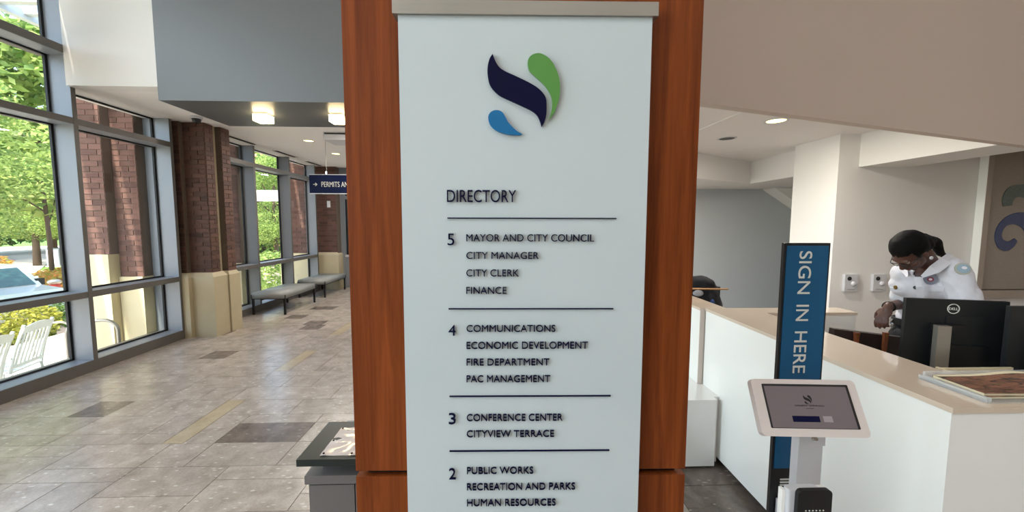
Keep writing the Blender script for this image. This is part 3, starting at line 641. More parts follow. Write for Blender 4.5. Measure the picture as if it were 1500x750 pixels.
# ------------------------------------------------------------------ kiosk tablet on post
q = Vector((.902, 1.055, 1.123)); ya, ti = R(-3.73), R(61.6)
u = Vector((math.cos(ya), math.sin(ya), 0)); v = Vector((-math.sin(ya)*math.cos(ti), math.cos(ya)*math.cos(ti), math.sin(ti))); n_ = u.cross(v)
t = thing('tablet_kiosk', 'silver post with a tilted sign-in tablet in front of the desk', 'kiosk', (.985, 1.17, 0))
TM = Matrix((u, v, n_)).transposed().to_4x4(); TM.translation = q-Vector((.985, 1.17, 0))
def rrect(x0, x1, y0, y1, r, z0, z1, n=6):
    pts = []
    for cx, cy, a in ((x1-r, y1-r, 0), (x0+r, y1-r, 90), (x0+r, y0+r, 180), (x1-r, y0+r, 270)):
        for k in range(n+1): b = R(a+90*k/n); pts.append((cx+r*math.cos(b), cy+r*math.sin(b)))
    return prism(pts, z0, z1)
def onTab(nm, bm, mt, **k):
    o = obj(nm, bm, mt, t, **k); o.matrix_local = TM.copy(); return o
hs_ = onTab('enclosure', rrect(-.151, .151, -.079, .0775, .014, -.022, -.001), M_pink, bevel=.002)
onTab('screen_border', rrect(-.122, .127, -.0574, .0636, .003, -.0008, .0002), M_black)
onTab('display', rrect(-.1170, .1195, -.0560, .0575, .001, .0003, .0008), M_scr)
onTab('button', rrect(-.0565, .0198, -.0400, -.0240, .001, .001, .0014), M_navy)
M_btn = mat('pale_button', (150, 138, 142), .3); onTab('button', rrect(.0299, .0557, -.0396, -.0236, .001, .001, .0013), M_btn)
onTab('lock_knob', tube(bmesh.new(), [(-.0035, -.084, -.015), (-.0035, -.084, -.002)], .0052, 16), M_chrome, smooth=False)
MG = M_black
def tabtext(s, x, y, w, h):
    me = text_mesh(s, w, h, .0004); o = link('lettering', me, M_black, t); o.matrix_local = TM @ Matrix.Translation((x, y, .0012)) @ Matrix.Rotation(R(-90), 4, 'X')
tabtext('SANDY SPRINGS', -.0417, .0020, .0844, .0042); tabtext('GEORGIA', -.0114, -.0045, .0225, .0022)
for l, tips in ((LN, (0, 14)), (LG, (0,)), (LB, (0,))):
    k = .13; pp = [((x)*k+.001, (z-1.965)*k+.0205) for x, z in smooth_poly(l, tips, 2)]; onTab('screen_logo', prism(pp, .001, .0014), M_black)
obj('post', bx(-.037, .042, -.03, .0, .02, 1.06), M_silver, t, bevel=.004); obj('bracket', bx(-.040, .045, -.035, -.029, 0.955, 1.045), M_silver, t, bevel=.002)
obj('base_plate', bx(-.16, .19, -.22, .03, 0, .015), M_silver, t, bevel=.004)
t = thing('badge_printer', 'white printer with a black front panel fixed to the kiosk post', 'printer', (.8, 1.0, .68))
obj('case', rrect(.010, .10, .0, .022, .008, 0, .232), M_silver, t); 
bm = rrect(.030, .128, .03, .236, .014, -.0005, .012); o = obj('front_panel', bm, M_black, t); o.rotation_euler = (R(90), 0, 0)
obj('side_door', bx(.0, .009, .008, .024, .01, .225), M_lacq, t, bevel=.002); obj('case_right', bx(.101, .125, .003, .022, 0, .228), M_lacq, t)
for k in range(6): obj('key', bx(.052+k*.010, .0555+k*.010, -.0135, -.0125, .176, .179), M_txt, t)
obj('arm', bx(.10, .18, .022, .139, .1, .13), M_silver, t)
# sign totem
t = thing('sign_totem', 'tall narrow deep blue panel reading SIGN IN HERE behind the tablet', 'sign', (0, 0, 0))
obj('frame', bx(.948, 1.106, 1.252, 1.264, 0.03, 1.592), M_black, t, bevel=.005)
obj('blue_face', bx(.957, 1.099, 1.2495, 1.2519, .806, 1.583), M_teal, t)
obj('base_plate', bx(.90, 1.15, 1.21, 1.40, 0, .03), M_black, t, bevel=.004)
for s, a, b in (('SIGN', 1.565, 1.421), ('IN', 1.384, 1.329), ('HERE', 1.293, 1.148)):
    me = text_mesh(s, a-b, .042, .002); o = link('lettering', me, M_txt, t); o.matrix_local = Matrix.Translation((.9995, 1.2488, a)) @ Matrix.Rotation(R(90), 4, 'Y')
for k in range(6): obj('white_bar', bx(.982, 1.045, 1.250, 1.2519, .762-.0105*k, .767-.0105*k), M_txt, t)
tag(obj('card_holder', bx(.968, 1.03, 1.19, 1.2475, .55, .700), M_silver, bevel=.003), 'small beige box on the blue sign panel beside the printer', 'box')
bpy.data.objects['card_holder'].parent = t; o = bpy.data.objects['card_holder']; del o['category']

# ------------------------------------------------------------------ wall fittings, art
for i, x in enumerate((3.766, 4.081)):
    t = thing('wall_button_box', ('white call box with a black eye on the wall, left of the pair', 'white call box with a black eye on the wall, nearer the guard')[i], 'wall switch', (x, 4.0, 1.04), group='white boxes on the wall behind the guard')
    obj('plate', bx(-.072, .072, -.03, 0, -.092, .09), M_silver, t, bevel=.008)
    bm = bmesh.new(); tube(bm, [(-.025, -.034, .045), (-.025, -.028, .045)], .022, 20); obj('eye', bm, M_black, t)
    bm = ell(bmesh.new(), (.022, -.03, -.01), (.028, .022, .028)); obj('round_cap', bm, M_silver, t, smooth=True); obj('label_strip', bx(-.04, .04, -.032, -.029, -.075, -.068), M_steel, t)
t = thing('framed_mosaic', 'framed mosaic artwork with dark curling shapes on speckled stone, right edge', 'artwork', (5.108, 4.0, .876))
obj('frame', boxes((0, .06, -.075, -.001, 0, 2.0), (.06, 2.2, -.075, -.001, 0, .085), (2.1, 2.2, -.075, -.001, 0, 2.0)), M_frame, t); obj('frame_side', bx(-.006, 0, -.075, -.001, 0, 2.0), M_lacq, t)  # white side sheet paints the light on the taupe frame's left side
obj('shadow_gap', bx(.06, .075, -.062, -.02, .085, 2.0), M_black, t); obj('panel', bx(.075, 2.1, -.055, -.02, .095, 2.0), M_art, t)
M_mb = mat('blue_mosaic', (56, 66, 100), .3, var=.6, scale=60); M_mg = mat('green_mosaic', (82, 92, 84), .3, var=.6, scale=60)
def ribbon(pts, ws, y):
    P = [Vector((a, b)) for a, b in pts]; Q = []; W2 = []
    for i in range(len(P)-1):
        a, b, c, e = P[max(0, i-1)], P[i], P[i+1], P[min(len(P)-1, i+2)]
        for k in range(5):
            s = k/5; Q.append(.5*((2*b)+(c-a)*s+(2*a-5*b+4*c-e)*s*s+(3*b-a-3*c+e)*s**3)); W2.append(ws[i]+(ws[i+1]-ws[i])*s)
    P = Q+[P[-1]]; ws = W2+[ws[-1]]; L = []; Rr = []
    for i, p in enumerate(P):
        d = (P[min(i+1, len(P)-1)]-P[max(0, i-1)]).normalized(); nn = Vector((-d.y, d.x)); L.append(p+nn*ws[i]); Rr.append(p-nn*ws[i])
    return prism([tuple(x) for x in L+Rr[::-1]], y-.008, y, axis='y')
def crv(c, r, a0, a1, n): return [(c[0]+r*math.cos(R(a0+(a1-a0)*k/n)), c[1]+r*math.sin(R(a0+(a1-a0)*k/n))) for k in range(n+1)]
sp = [(.40, .52), (.36, .475), (.31, .45), (.255, .465), (.215, .51), (.20, .57), (.215, .64), (.26, .70), (.33, .735), (.42, .74), (.52, .70), (.6, .6), (.68, .44), (.8, .3)]
obj('blue_scroll', ribbon([(x, z+.11) for x, z in sp], [.02, .04, .052, .05, .04, .035, .035, .04, .052, .07, .085, .09, .09, .05], -.056), M_mb, t)
obj('green_scroll', ribbon([(.27, .985), (.265, 1.05), (.30, 1.12), (.38, 1.145), (.48, 1.13), (.58, 1.06), (.7, .96)], [.045, .062, .068, .065, .07, .07, .05], -.056), M_mg, t)

# ------------------------------------------------------------------ chair with jacket behind the counter
t = thing('office_chair', 'black office chair beyond the far counter, under the jacket', 'chair', (1.86, 3.36, 0))
obj('backrest', bx(-.16, .12, .0, .05, .62, 1.10), M_black, t, bevel=.02); obj('seat', bx(-.22, .22, .04, .48, .44, .50), M_black, t, bevel=.02)
obj('stem', cyl(0, .25, .1, .44, .025, 12), M_steel, t); obj('spine', bx(-.03, .03, .02, .06, .44, .66), M_black, t)
for k in range(5):
    a = 2*math.pi*k/5; bm = bmesh.new(); tube(bm, [(0, .25, .11), (.27*math.cos(a), .25+.27*math.sin(a), .06)], [.02, .014], 8); g = obj('foot', bm, M_black, t)
    obj('caster', ell(bmesh.new(), (.27*math.cos(a), .25+.27*math.sin(a), .028), (.028, .02, .028)), M_black, g, smooth=True)
bm = bmesh.new()
for c, r in (((1.79, 3.37, 1.12), (.15, .07, .085)), ((1.84, 3.38, 1.03), (.15, .075, .14)), ((1.88, 3.39, .9), (.15, .075, .18)), ((1.72, 3.37, 1.0), (.1, .07, .2)), ((1.93, 3.38, .93), (.075, .06, .16))): ell(bm, c, r)
me = remesh(bm, .014, 3)
for v_ in me.vertices: v_.co += v_.normal*.016*noise.noise(v_.co*14)
t = link('black_jacket', me, M_jacket); tag(t, 'black jacket draped over a chair back beyond the counter', 'jacket')
M_lining = mat('grey_lining', (150, 152, 156), .8); obj('lining', ell(bmesh.new(), (1.745, 3.295, 1.055), (.05, .012, .03)), M_lining, t, smooth=True)
M_bpatch = mat('blue_patch', (38, 66, 120), .8); obj('patch', ell(bmesh.new(), (1.88, 3.305, .965), (.022, .012, .035)), M_bpatch, t, smooth=True)
bm = bmesh.new(); tube(bm, [(1.45, 3.265, 1.105), (1.99, 3.26, 1.096)], .007, 8); t = obj('wooden_rod', bm, M_wood_rod, smooth=True); tag(t, 'thin light wooden rod lying across the black jacket', 'rod')

# ------------------------------------------------------------------ guard
gp = thing('person', 'guard in a white short-sleeved uniform shirt bending over behind the monitors', 'person', (2.97, 2.53, 0))
G0 = Vector((2.97, 2.53, 0))
z3 = Vector((0, 0, 1)); tf = Vector((-.8, -.6, 0)); sl = Vector((.6, -.8, 0))
def cap(bm, p, q, r0, r1, asp=(1, 1)):
    p, q = Vector(p), Vector(q); L = (q-p).length; n = max(2, int(L/(min(r0, r1)*.35))+1)
    for k in range(n+1):
        s = k/n; r = r0+(r1-r0)*s; ell(bm, p.lerp(q, s), (r, r, r), sub=2)
def torso(bm, g):
    for c, r in (((2.97, 2.53, .93), (.165, .12, .11)), ((2.955, 2.52, 1.02), (.148, .112, .10)), ((2.91, 2.485, 1.10), (.145, .115, .10)), ((2.86, 2.45, 1.18), (.155, .125, .10)), ((2.80, 2.415, 1.26), (.165, .13, .10)), ((2.775, 2.40, 1.33), (.165, .10, .075)), ((2.80, 2.41, 1.37), (.12, .085, .05))):
        ell(bm, c, (r[0]+g, r[1]+g, r[2]+g), (sl, tf, z3), sub=3)
shL, shR = Vector((2.785, 2.265, 1.372)), Vector((2.775, 2.525, 1.315))
elL, elR = Vector((2.79, 2.165, 1.13)), Vector((2.775, 2.545, 1.11)); wrL, wrR = Vector((2.80, 2.06, .90)), Vector((2.52, 2.385, 1.125))
hc = Vector((2.545, 2.305, 1.487))
HL, HF = Vector((0, -1, -.12)).normalized(), Vector((-.5, .1, -.86)); HF = (HF-HL*HF.dot(HL)).normalized(); HU = HF.cross(HL)
def H(l, f, u): return hc+HL*l+HF*f+HU*u
HB = (HL, HF, HU)
bm = bmesh.new(); torso(bm, 0)
cap(bm, (2.86, 2.58, .86), (2.93, 2.62, .48), .085, .055); cap(bm, (2.93, 2.62, .48), (2.95, 2.64, .09), .052, .036)
cap(bm, (3.03, 2.46, .86), (3.07, 2.47, .48), .085, .055); cap(bm, (3.07, 2.47, .48), (3.09, 2.49, .09), .052, .036)
for fx, fy in ((2.95, 2.64), (3.09, 2.49)): cap(bm, (fx+.03, fy+.02, .05), (fx-.13, fy-.09, .035), .04, .032)
cap(bm, shL, elL, .052, .040); cap(bm, elL, wrL, .038, .026); cap(bm, shR, elR, .050, .040); cap(bm, elR, wrR, .038, .027)
cap(bm, (2.80, 2.40, 1.38), H(-.0, -.03, -.085), .055, .052)
# head: skull, jaw, brow, nose, lips, chin, ears
ell(bm, H(0, -.012, .02), (.074, .092, .088), HB, 3); ell(bm, H(0, .028, -.045), (.058, .058, .062), HB, 3); ell(bm, H(0, .058, -.088), (.026, .024, .022), HB)
ell(bm, H(0, .072, .018), (.055, .018, .014), HB); cap(bm, H(0, .085, .004), H(0, .103, -.028), .009, .014); ell(bm, H(.012, .093, -.03), (.009, .01, .008), HB); ell(bm, H(-.012, .093, -.03), (.009, .01, .008), HB)
ell(bm, H(0, .083, -.054), (.025, .012, .007), HB); ell(bm, H(0, .080, -.066), (.022, .012, .008), HB)
ell(bm, H(.045, .055, -.025), (.024, .024, .022), HB); ell(bm, H(-.045, .055, -.025), (.024, .024, .022), HB)
for s in (-1, 1): ell(bm, H(.076*s, -.008, -.01), (.010, .018, .030), HB)
def hand(bm, w, d, up, palm_n, spread=1, L=1.0, curl=.5):
    """palm from wrist w along d; across = fingers' row; palm_n is the side the fingers close to."""
    d = Vector(d).normalized(); pn = Vector(palm_n); pn = (pn-d*pn.dot(d)).normalized(); ac = d.cross(pn)
    ell(bm, w+d*.045*L, (.038*L, .050*L, .016*L), (ac, d, pn), 3); cap(bm, w-d*.01, w+d*.02, .025, .026)
    for i, ln in enumerate((.068, .076, .071, .056)):
        o = (i-1.5)*.019; b = w+d*.084*L+ac*o*L; c1 = curl*(1+.15*i); d1 = (d*math.cos(c1*.6)+pn*math.sin(c1*.6)+ac*(i-1.5)*.05*spread).normalized(); d2 = (d*math.cos(c1*1.5)+pn*math.sin(c1*1.5)).normalized(); d3 = (d*math.cos(c1*2.2)+pn*math.sin(c1*2.2)).normalized()
        k1 = b+d1*ln*.48; k2 = k1+d2*ln*.32; k3 = k2+d3*ln*.24; cap(bm, b, k1, .0092, .0086); cap(bm, k1, k2, .0086, .0080); cap(bm, k2, k3, .0080, .0070)
    b = w+d*.03*L-ac*.030*L; k1 = b+(d*.6-ac*.55+pn*.45).normalized()*.036; k2 = k1+(d*.85-ac*.1+pn*.5).normalized()*.03; cap(bm, b, k1, .013, .0105); cap(bm, k1, k2, .0105, .0085)
hand(bm, wrR, (-.50, -.12, -.78), 0, (.65, .2, -.55), curl=.5)
hand(bm, wrL, (-.30, -.25, -.8), 0, (-.6, .1, .1), curl=.3, L=.95)
for v_ in bm.verts: v_.co -= G0
body = link('body', remesh(bm, .0055, 5, .5), M_skin, gp)
# shirt
bm = bmesh.new(); torso(bm, .016)
cap(bm, shL+Vector((.012, .01, .012)), shL.lerp(elL, .82)+Vector((.01, .0, 0)), .078, .076); cap(bm, shR, shL, .07, .066); ell(bm, (2.83, 2.40, 1.385), (.11, .07, .055), (sl, tf, z3), 3); cap(bm, shR, shR.lerp(elR, .72), .066, .066)
me = remesh(bm, .010, 6)
bm = bmesh.new(); bm.from_mesh(me)
bmesh.ops.delete(bm, geom=[v_ for v_ in bm.verts if v_.co.z < .955], context='VERTS')
# open neck: cut the cloth where the collar opens round the neck
cc = Vector((2.715, 2.36, 1.41))
bmesh.ops.delete(bm, geom=[v_ for v_ in bm.verts if (v_.co-cc).length < .066 or (v_.co-Vector((2.64, 2.335, 1.355))).length < .045], context='VERTS')
for v_ in bm.verts:
    c = v_.co; d1 = c.z*.8+(c.x-c.y)*.5; d2 = c.z*.5-(c.x-c.y)*.8; a = noise.noise(Vector((d1*26, d2*7, c.y*6)))*.007+noise.noise(Vector((d2*30, d1*9, c.x*7)))*.005
    v_.co += v_.normal*a
for v_ in bm.verts: v_.co -= G0
for f in bm.faces: f.smooth = True
me = bpy.data.meshes.new('shirt'); bm.to_mesh(me); bm.free(); sh = link('shirt', me, M_shirt, gp)
mo = sh.modifiers.new('t', 'SOLIDIFY'); mo.thickness = .003; mo.offset = -1
def onB(p): return Vector(p)-G0
def strip(name, pts, w, side, mt, par, th=.003):
    bm = bmesh.new(); P = [onB(p) for p in pts]; L = []
    for i, p in enumerate(P):
        d = (P[min(i+1, len(P)-1)]-P[max(0, i-1)]).normalized(); sd_ = Vector(side); nn = d.cross(sd_).normalized(); ww = w[i] if isinstance(w, (list, tuple)) else w
        L.append([bm.verts.new(p+nn*ww), bm.verts.new(p-nn*ww), bm.verts.new(p-nn*ww+sd_.normalized()*th), bm.verts.new(p+nn*ww+sd_.normalized()*th)])
    for i in range(len(L)-1):
        for k in range(4): bm.faces.new([L[i][k], L[i][(k+1) % 4], L[i+1][(k+1) % 4], L[i+1][k]])
    bm.faces.new(L[0]); bm.faces.new(L[-1][::-1]); return obj(name, bm, mt, par, smooth=False)
tc_ = Vector((-.74, -.67, 0))
strip('collar', [(2.80, 2.30, 1.475), (2.735, 2.262, 1.44), (2.665, 2.262, 1.385), (2.62, 2.29, 1.335)], [.012, .028, .028, .008], (-.7, -.7, .25), M_shirt, gp)
strip('collar', [(2.71, 2.46, 1.405), (2.655, 2.43, 1.365), (2.615, 2.37, 1.325)], [.010, .018, .006], (-.9, -.2, .3), M_shirt, gp)
strip('placket', [(2.615, 2.315, 1.33), (2.618, 2.30, 1.27), (2.645, 2.31, 1.20), (2.70, 2.34, 1.12)], .014, (-.8, -.6, 0), M_shirt, gp)
hb = bmesh.new()
ell(hb, H(0, -.028, .034), (.088, .102, .094), HB, 3); ell(hb, H(0, -.075, -.005), (.072, .055, .075), HB, 3)
cap(hb, H(0, -.11, -.01), Vector((2.715, 2.345, 1.560)), .030, .030)
for a, b, r0, r1 in (((2.70, 2.35, 1.565), (2.775, 2.365, 1.545), .031, .032), ((2.775, 2.365, 1.545), (2.835, 2.385, 1.475), .032, .022), ((2.835, 2.385, 1.475), (2.93, 2.41, 1.435), .022, .010)): cap(hb, a, b, r0, r1)
hme = remesh(hb, .008, 3)
bm = bmesh.new(); bm.from_mesh(hme)
for v_ in bm.verts: v_.co += v_.normal*.004*noise.noise(v_.co*30)
# hairline: cut away in front of the face and under the nape
def loc(p): d_ = p-hc; return d_.dot(HL), d_.dot(HF), d_.dot(HU)
dl = []
for v_ in bm.verts:
    l, f, u_ = loc(v_.co)
    if f > .030 and u_ < .052: dl.append(v_)
bmesh.ops.delete(bm, geom=dl, context='VERTS')
for v_ in bm.verts: v_.co -= G0
for f in bm.faces: f.smooth = True
me = bpy.data.meshes.new('hair'); bm.to_mesh(me); bm.free(); link('hair', me, M_hair, gp)
M_eye = mat('eye_white', (200, 190, 184), .3); M_lip = mat('dark_lips', (96, 48, 46), .4)
for s in (-1, 1):
    o = obj('eye', ell(bmesh.new(), onB(H(.03*s, .066, .002)), (.012, .012, .012)), M_eye, gp, smooth=True); obj('iris', ell(bmesh.new(), onB(H(.03*s, .0755, .0)), (.0055, .004, .0055), HB), M_black, o, smooth=True)
bm = bmesh.new()
for s in (-1, 1):
    pts = [onB(H(.031*s+.025*math.cos(a), .099-.25*abs(.025*math.cos(a)+.0), .0+.017*math.sin(a))) for a in [2*math.pi*k/16 for k in range(17)]]; tube(bm, pts, .0022, 6)
    tube(bm, [onB(H(.056*s, .092, .006)), onB(H(.079*s, .02, .006)), onB(H(.081*s, -.01, -.0))], .0022, 6)
tube(bm, [onB(H(-.007, .100, .004)), onB(H(.007, .100, .004))], .002, 6); obj('glasses', bm, M_black, gp, smooth=True)
obj('lips', ell(bmesh.new(), onB(H(0, .090, -.060)), (.021, .007, .009), HB), M_lip, gp, smooth=True)
for s in (-1, 1): obj('earring', ell(bmesh.new(), onB(H(.092*s, -.004, -.042)), (.007, .011, .011), HB), M_silver, gp, smooth=True)
# trousers and belt and shoes
bm = bmesh.new(); ell(bm, (2.97, 2.53, .91), (.182, .137, .10), (sl, tf, z3), 3)
cap(bm, (2.87, 2.58, .86), (2.93, 2.62, .48), .098, .075); cap(bm, (2.93, 2.62, .48), (2.95, 2.64, .10), .072, .06); cap(bm, (3.03, 2.46, .86), (3.07, 2.47, .48), .098, .075); cap(bm, (3.07, 2.47, .48), (3.09, 2.49, .10), .072, .06)
for v_ in bm.verts: v_.co -= G0
link('trousers', remesh(bm, .012, 3), M_trous, gp)
bm = bmesh.new(); n = 40; rr = []
for h, e in ((.955, .0), (.955, .008), (1.0, .008), (1.0, .0)): rr.append([bm.verts.new(onB(Vector((2.962, 2.525, 0))+sl*math.cos(2*math.pi*k/n)*(.177+e)+tf*math.sin(2*math.pi*k/n)*(.137+e)+z3*h)) for k in range(n)])
for a in range(4):
    for k in range(n): bm.faces.new([rr[a][k], rr[a][(k+1) % n], rr[(a+1) % 4][(k+1) % n], rr[(a+1) % 4][k]])
bl_ = obj('belt', bm, M_black, gp); bm = bmesh.new(); bmesh.ops.create_icosphere(bm, subdivisions=1, radius=.012); 
bm.free(); bm = bmesh.new(); tube(bm, [onB((2.81, 2.62, .985)), onB((2.795, 2.63, .955))], [.008, .012], 8); tube(bm, [onB((2.80, 2.61, .96)), onB((2.79, 2.615, .93))], .005, 6); obj('key_clip', bm, M_chrome, bl_)
for fx, fy in ((2.95, 2.64), (3.09, 2.49)):
    bm = bmesh.new(); cap(bm, onB((fx+.03, fy+.02, .052)), onB((fx-.14, fy-.095, .040)), .050, .039); me = remesh(bm, .01, 2)
    for v_ in me.vertices: v_.co.z = max(v_.co.z, .001)
    link('shoe', me, M_black, gp)
bm = bmesh.new()
dd = (wrR-elR).normalized(); a_ = dd.orthogonal().normalized(); b_ = dd.cross(a_); c_ = wrR-dd*.015
tube(bm, [onB(c_+(a_*math.cos(2*math.pi*k/16)+b_*math.sin(2*math.pi*k/16))*.031) for k in range(17)], .005, 6); obj('bracelet', bm, M_black, gp)
# emblems, stuck to the shirt by ray so they lie on the cloth
dg = DG(); she = sh.evaluated_get(dg)
def decal(name, target, rx, rz, mt, par, th=.0025, extra=0):
    """A small round emblem pressed on the shirt where the line from the room's front meets it."""
    o_ = Vector((0, 0, 1.65)); d_ = (Vector(target)-o_).normalized(); ok, p_, nn, _ = she.ray_cast(o_-G0, d_)
    if not ok: return None
    nn = (nn-d_*1.1).normalized() if nn.dot(d_) > -.35 else nn
    a = z3.cross(nn).normalized(); b = nn.cross(a)
    bm = bmesh.new(); n = 24
    r0 = [bm.verts.new(p_+nn*(.004+extra)-nn*.006+a*rx*math.cos(2*math.pi*k/n)+b*rz*math.sin(2*math.pi*k/n)) for k in range(n)]; r1 = [bm.verts.new(v_.co+nn*(th+.006)) for v_ in r0]
    bm.faces.new(r0[::-1]); bm.faces.new(r1)
    for k in range(n): bm.faces.new([r0[k], r0[(k+1) % n], r1[(k+1) % n], r1[k]])
    return obj(name, bm, mt, par)
M_pe = mat('badge_grey', (128, 132, 146), .5); M_pb = mat('patch_blue', (150, 172, 186), .7); M_po = mat('patch_border', (176, 176, 160), .7); M_pr = mat('badge_red', (140, 50, 70), .5); M_pw = mat('badge_white', (226, 222, 226), .5)
b = decal('chest_badge', (2.629, 2.25, 1.329), .032, .038, M_pe, gp)
if b:
    decal('badge_centre', (2.629, 2.25, 1.326), .015, .014, M_pr, b, extra=.004); decal('badge_emblem', (2.629, 2.25, 1.326), .008, .007, M_pw, b, extra=.006)
b = decal('sleeve_patch', (2.701, 2.15, 1.400), .036, .036, M_po, gp)
if b: decal('patch_field', (2.701, 2.15, 1.400), .029, .028, M_pb, b, extra=.004); decal('patch_emblem', (2.705, 2.15, 1.403), .012, .009, M_pw, b, extra=.006)
decal('star_pin', (2.601, 2.42, 1.247), .011, .013, M_gold, gp, extra=.003)
b = decal('microphone_button', (2.577, 2.28, 1.27), .012, .012, M_black, gp, th=.008)
def flap(target, w, h):
    o_ = Vector((0, 0, 1.65)); d_ = (Vector(target)-o_).normalized(); ok, p_, nn, _ = she.ray_cast(o_-G0, d_)
    if not ok: return
    nn = (nn*.5+Vector((-.74, -.67, 0))*.5).normalized(); a = z3.cross(nn).normalized(); b = nn.cross(a); bm = bmesh.new()
    o2 = p_-nn*.004; pts = [(-w, h), (w, h), (w, -h*.5), (0, -h), (-w, -h*.5)]; r0 = [bm.verts.new(o2+a*x+b*y) for x, y in pts]; r1 = [bm.verts.new(v_.co+nn*.011) for v_ in r0]
    bm.faces.new(r0[::-1]); bm.faces.new(r1)
    for k in range(5): bm.faces.new([r0[k], r0[(k+1) % 5], r1[(k+1) % 5], r1[k]])
    obj('pocket_flap', bm, M_shirt, gp)
flap((2.67, 2.26, 1.262), .042, .016); flap((2.60, 2.42, 1.232), .03, .014)

# ------------------------------------------------------------------ outdoors
GP = -1.0
struct(obj('ground_patio', bx(-10.6, -4.9, -8, 16, GP-.3, GP), M_conc), 'sunlit concrete patio outside the windows')
bm = bmesh.new(); a = [bm.verts.new(p) for p in ((-10.6, -30, GP-.01), (-10.6, 60, GP-.01), (-12.2, 60, -1.4), (-12.2, -30, -1.4))]; bm.faces.new(a); struct(obj('ground_bank', bm, M_grass), 'planted bank between patio and road')
struct(obj('ground_road', bx(-30, -12.2, -30, 90, -1.6, -1.4), M_asph), 'pale sunlit drive outside')
struct(obj('ground_path', prism([(-26, 13), (-22, 18), (-60, 56), (-68, 50)], -1.39, -1.37), M_conc), 'bright pavement running away between the trees')
struct(obj('ground_lawn', bx(-120, -30, -60, 130, -1.7, -1.41), M_grass), 'lawn beyond the drive')
struct(obj('ground_verge', prism([(-24.5, 13.2), (-36, 18), (-60, 42), (-60, 10), (-30, 5)], -1.395, -1.36), M_grass), 'green verge left of the pavement')
struct(obj('ground_north', bx(-30, 6, 13, 90, -1.65, -1.39) if False else bx(-10.6, 8, 16, 60, -1.3, GP), M_conc))
# exterior building piers
def extpier(name, label, parts, partsbricks=True):
    t = thing(name, label, None, kind='structure')
    for (x0, x1, y0, y1, zs, asp) in parts:
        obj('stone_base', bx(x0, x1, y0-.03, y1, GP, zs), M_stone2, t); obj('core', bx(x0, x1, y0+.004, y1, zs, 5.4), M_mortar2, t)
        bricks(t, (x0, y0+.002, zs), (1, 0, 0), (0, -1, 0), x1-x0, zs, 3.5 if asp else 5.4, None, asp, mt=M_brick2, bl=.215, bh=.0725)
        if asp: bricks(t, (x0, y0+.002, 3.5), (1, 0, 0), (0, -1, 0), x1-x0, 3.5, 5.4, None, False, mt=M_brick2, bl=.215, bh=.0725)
    return t
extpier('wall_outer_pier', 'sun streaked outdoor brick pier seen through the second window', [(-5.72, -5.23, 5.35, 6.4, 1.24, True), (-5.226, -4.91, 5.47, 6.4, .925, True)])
extpier('wall_outer_pier_far', 'outdoor brick pier seen through the farther windows', [(-6.0, -4.91, 7.5, 7.74, .91, False)])
extpier('wall_outer_pier_end', 'outdoor brick wall seen through the last window', [(-5.62, -4.91, 10.1, 10.9, .91, False)])
# canopy over the patio
t = thing('wall_canopy', 'white slatted canopy over the patio outside', None, kind='structure')
obj('edge_beam', bx(-8.72, -8.6, -.5, 12, 5.36, 5.52), M_chair, t); obj('inner_beam', bx(-6.75, -6.65, -.5, 12, 5.36, 5.55), M_chair, t)
for k in range(3): x = -6.62+.38*k; obj('louvre', bx(x, x+.29, -.5, 12, 5.40, 5.43), M_chair, t)
obj('eave', bx(-5.50, -4.75, -.5, 12, 5.40, 5.45), M_chair, t)
for k in range(31): y = -.4+.40*k; obj('cross_slat', bx(-8.6, -6.75, y, y+.13, 5.44, 5.47), M_chair, t)
for y in (-.4, 11.5): obj('post', bx(-8.72, -8.58, y, y+.14, GP, 5.36), M_chair, t)
# rocking chairs
def rocker(label, loc, rz):
    t = thing('rocking_chair', label, 'chair', loc, rz, group='white rocking chairs on the patio')
    W = .29
    def tb(nm, pts, r, s=8, par=t): return obj(nm, tube(bmesh.new(), pts, r, s), M_chair, par, smooth=True)
    for s in (-1, 1):
        tb('back_post', [(s*W, .22, .40), (s*W*.98, .30, .75), (s*W*.95, .42, 1.12)], .022)
        tb('leg', [(s*W, .22, .40), (s*W, .26, .06)], .02); tb('leg', [(s*W, -.24, .62), (s*W, -.24, .05)], .02)
        bm = bmesh.new(); tube(bm, [(s*W, -.45+.1*k, .035+.055*((k-4.5)/4.5)**2) for k in range(11)], .019, 8); obj('rocker', bm, M_chair, t, smooth=True)
        obj('armrest', bx(s*W-.04, s*W+.04, -.3, .27, .62, .645), M_chair, t, bevel=.008)
    bm = bmesh.new(); n = 12; rw = []
    for k in range(n+1):
        x = -W+2*W*k/n; h = .04*math.cos(math.pi*k/n-math.pi/2); rw.append([bm.verts.new(p) for p in ((x, .385, .99), (x, .42, 1.085+h), (x, .435, 1.085+h), (x, .40, .99))])
    for k in range(n):
        for i in range(4): bm.faces.new([rw[k][i], rw[k][(i+1) % 4], rw[k+1][(i+1) % 4], rw[k+1][i]])
    bm.faces.new(rw[0]); bm.faces.new(rw[-1][::-1]); obj('top_rail', bm, M_chair, t); obj('lower_rail', bx(-W, W, .235, .26, .46, .51), M_chair, t)
    for k in range(7):
        x = -.225+.075*k; b = Vector((x, .245, .49)); e = Vector((x, .395, 1.0)); bm = bmesh.new(); box(bm, -.018, .018, -.006, .006, 0, (e-b).length); o = obj('slat', bm, M_chair, t, loc=b); o.rotation_euler = (-math.atan2(.15, .51), 0, 0)
    for k in range(7): y = -.22+.07*k; obj('seat_slat', bx(-W, W, y, y+.05, .40, .42), M_chair, t)
    return t
rocker('white slatted rocking chair on the patio, the right one with its back to the window', (-7.66, 6.1, GP), R(-72))
rocker('white slatted rocking chair on the patio, cut by the left edge', (-7.2, 5.2, GP), R(-70))
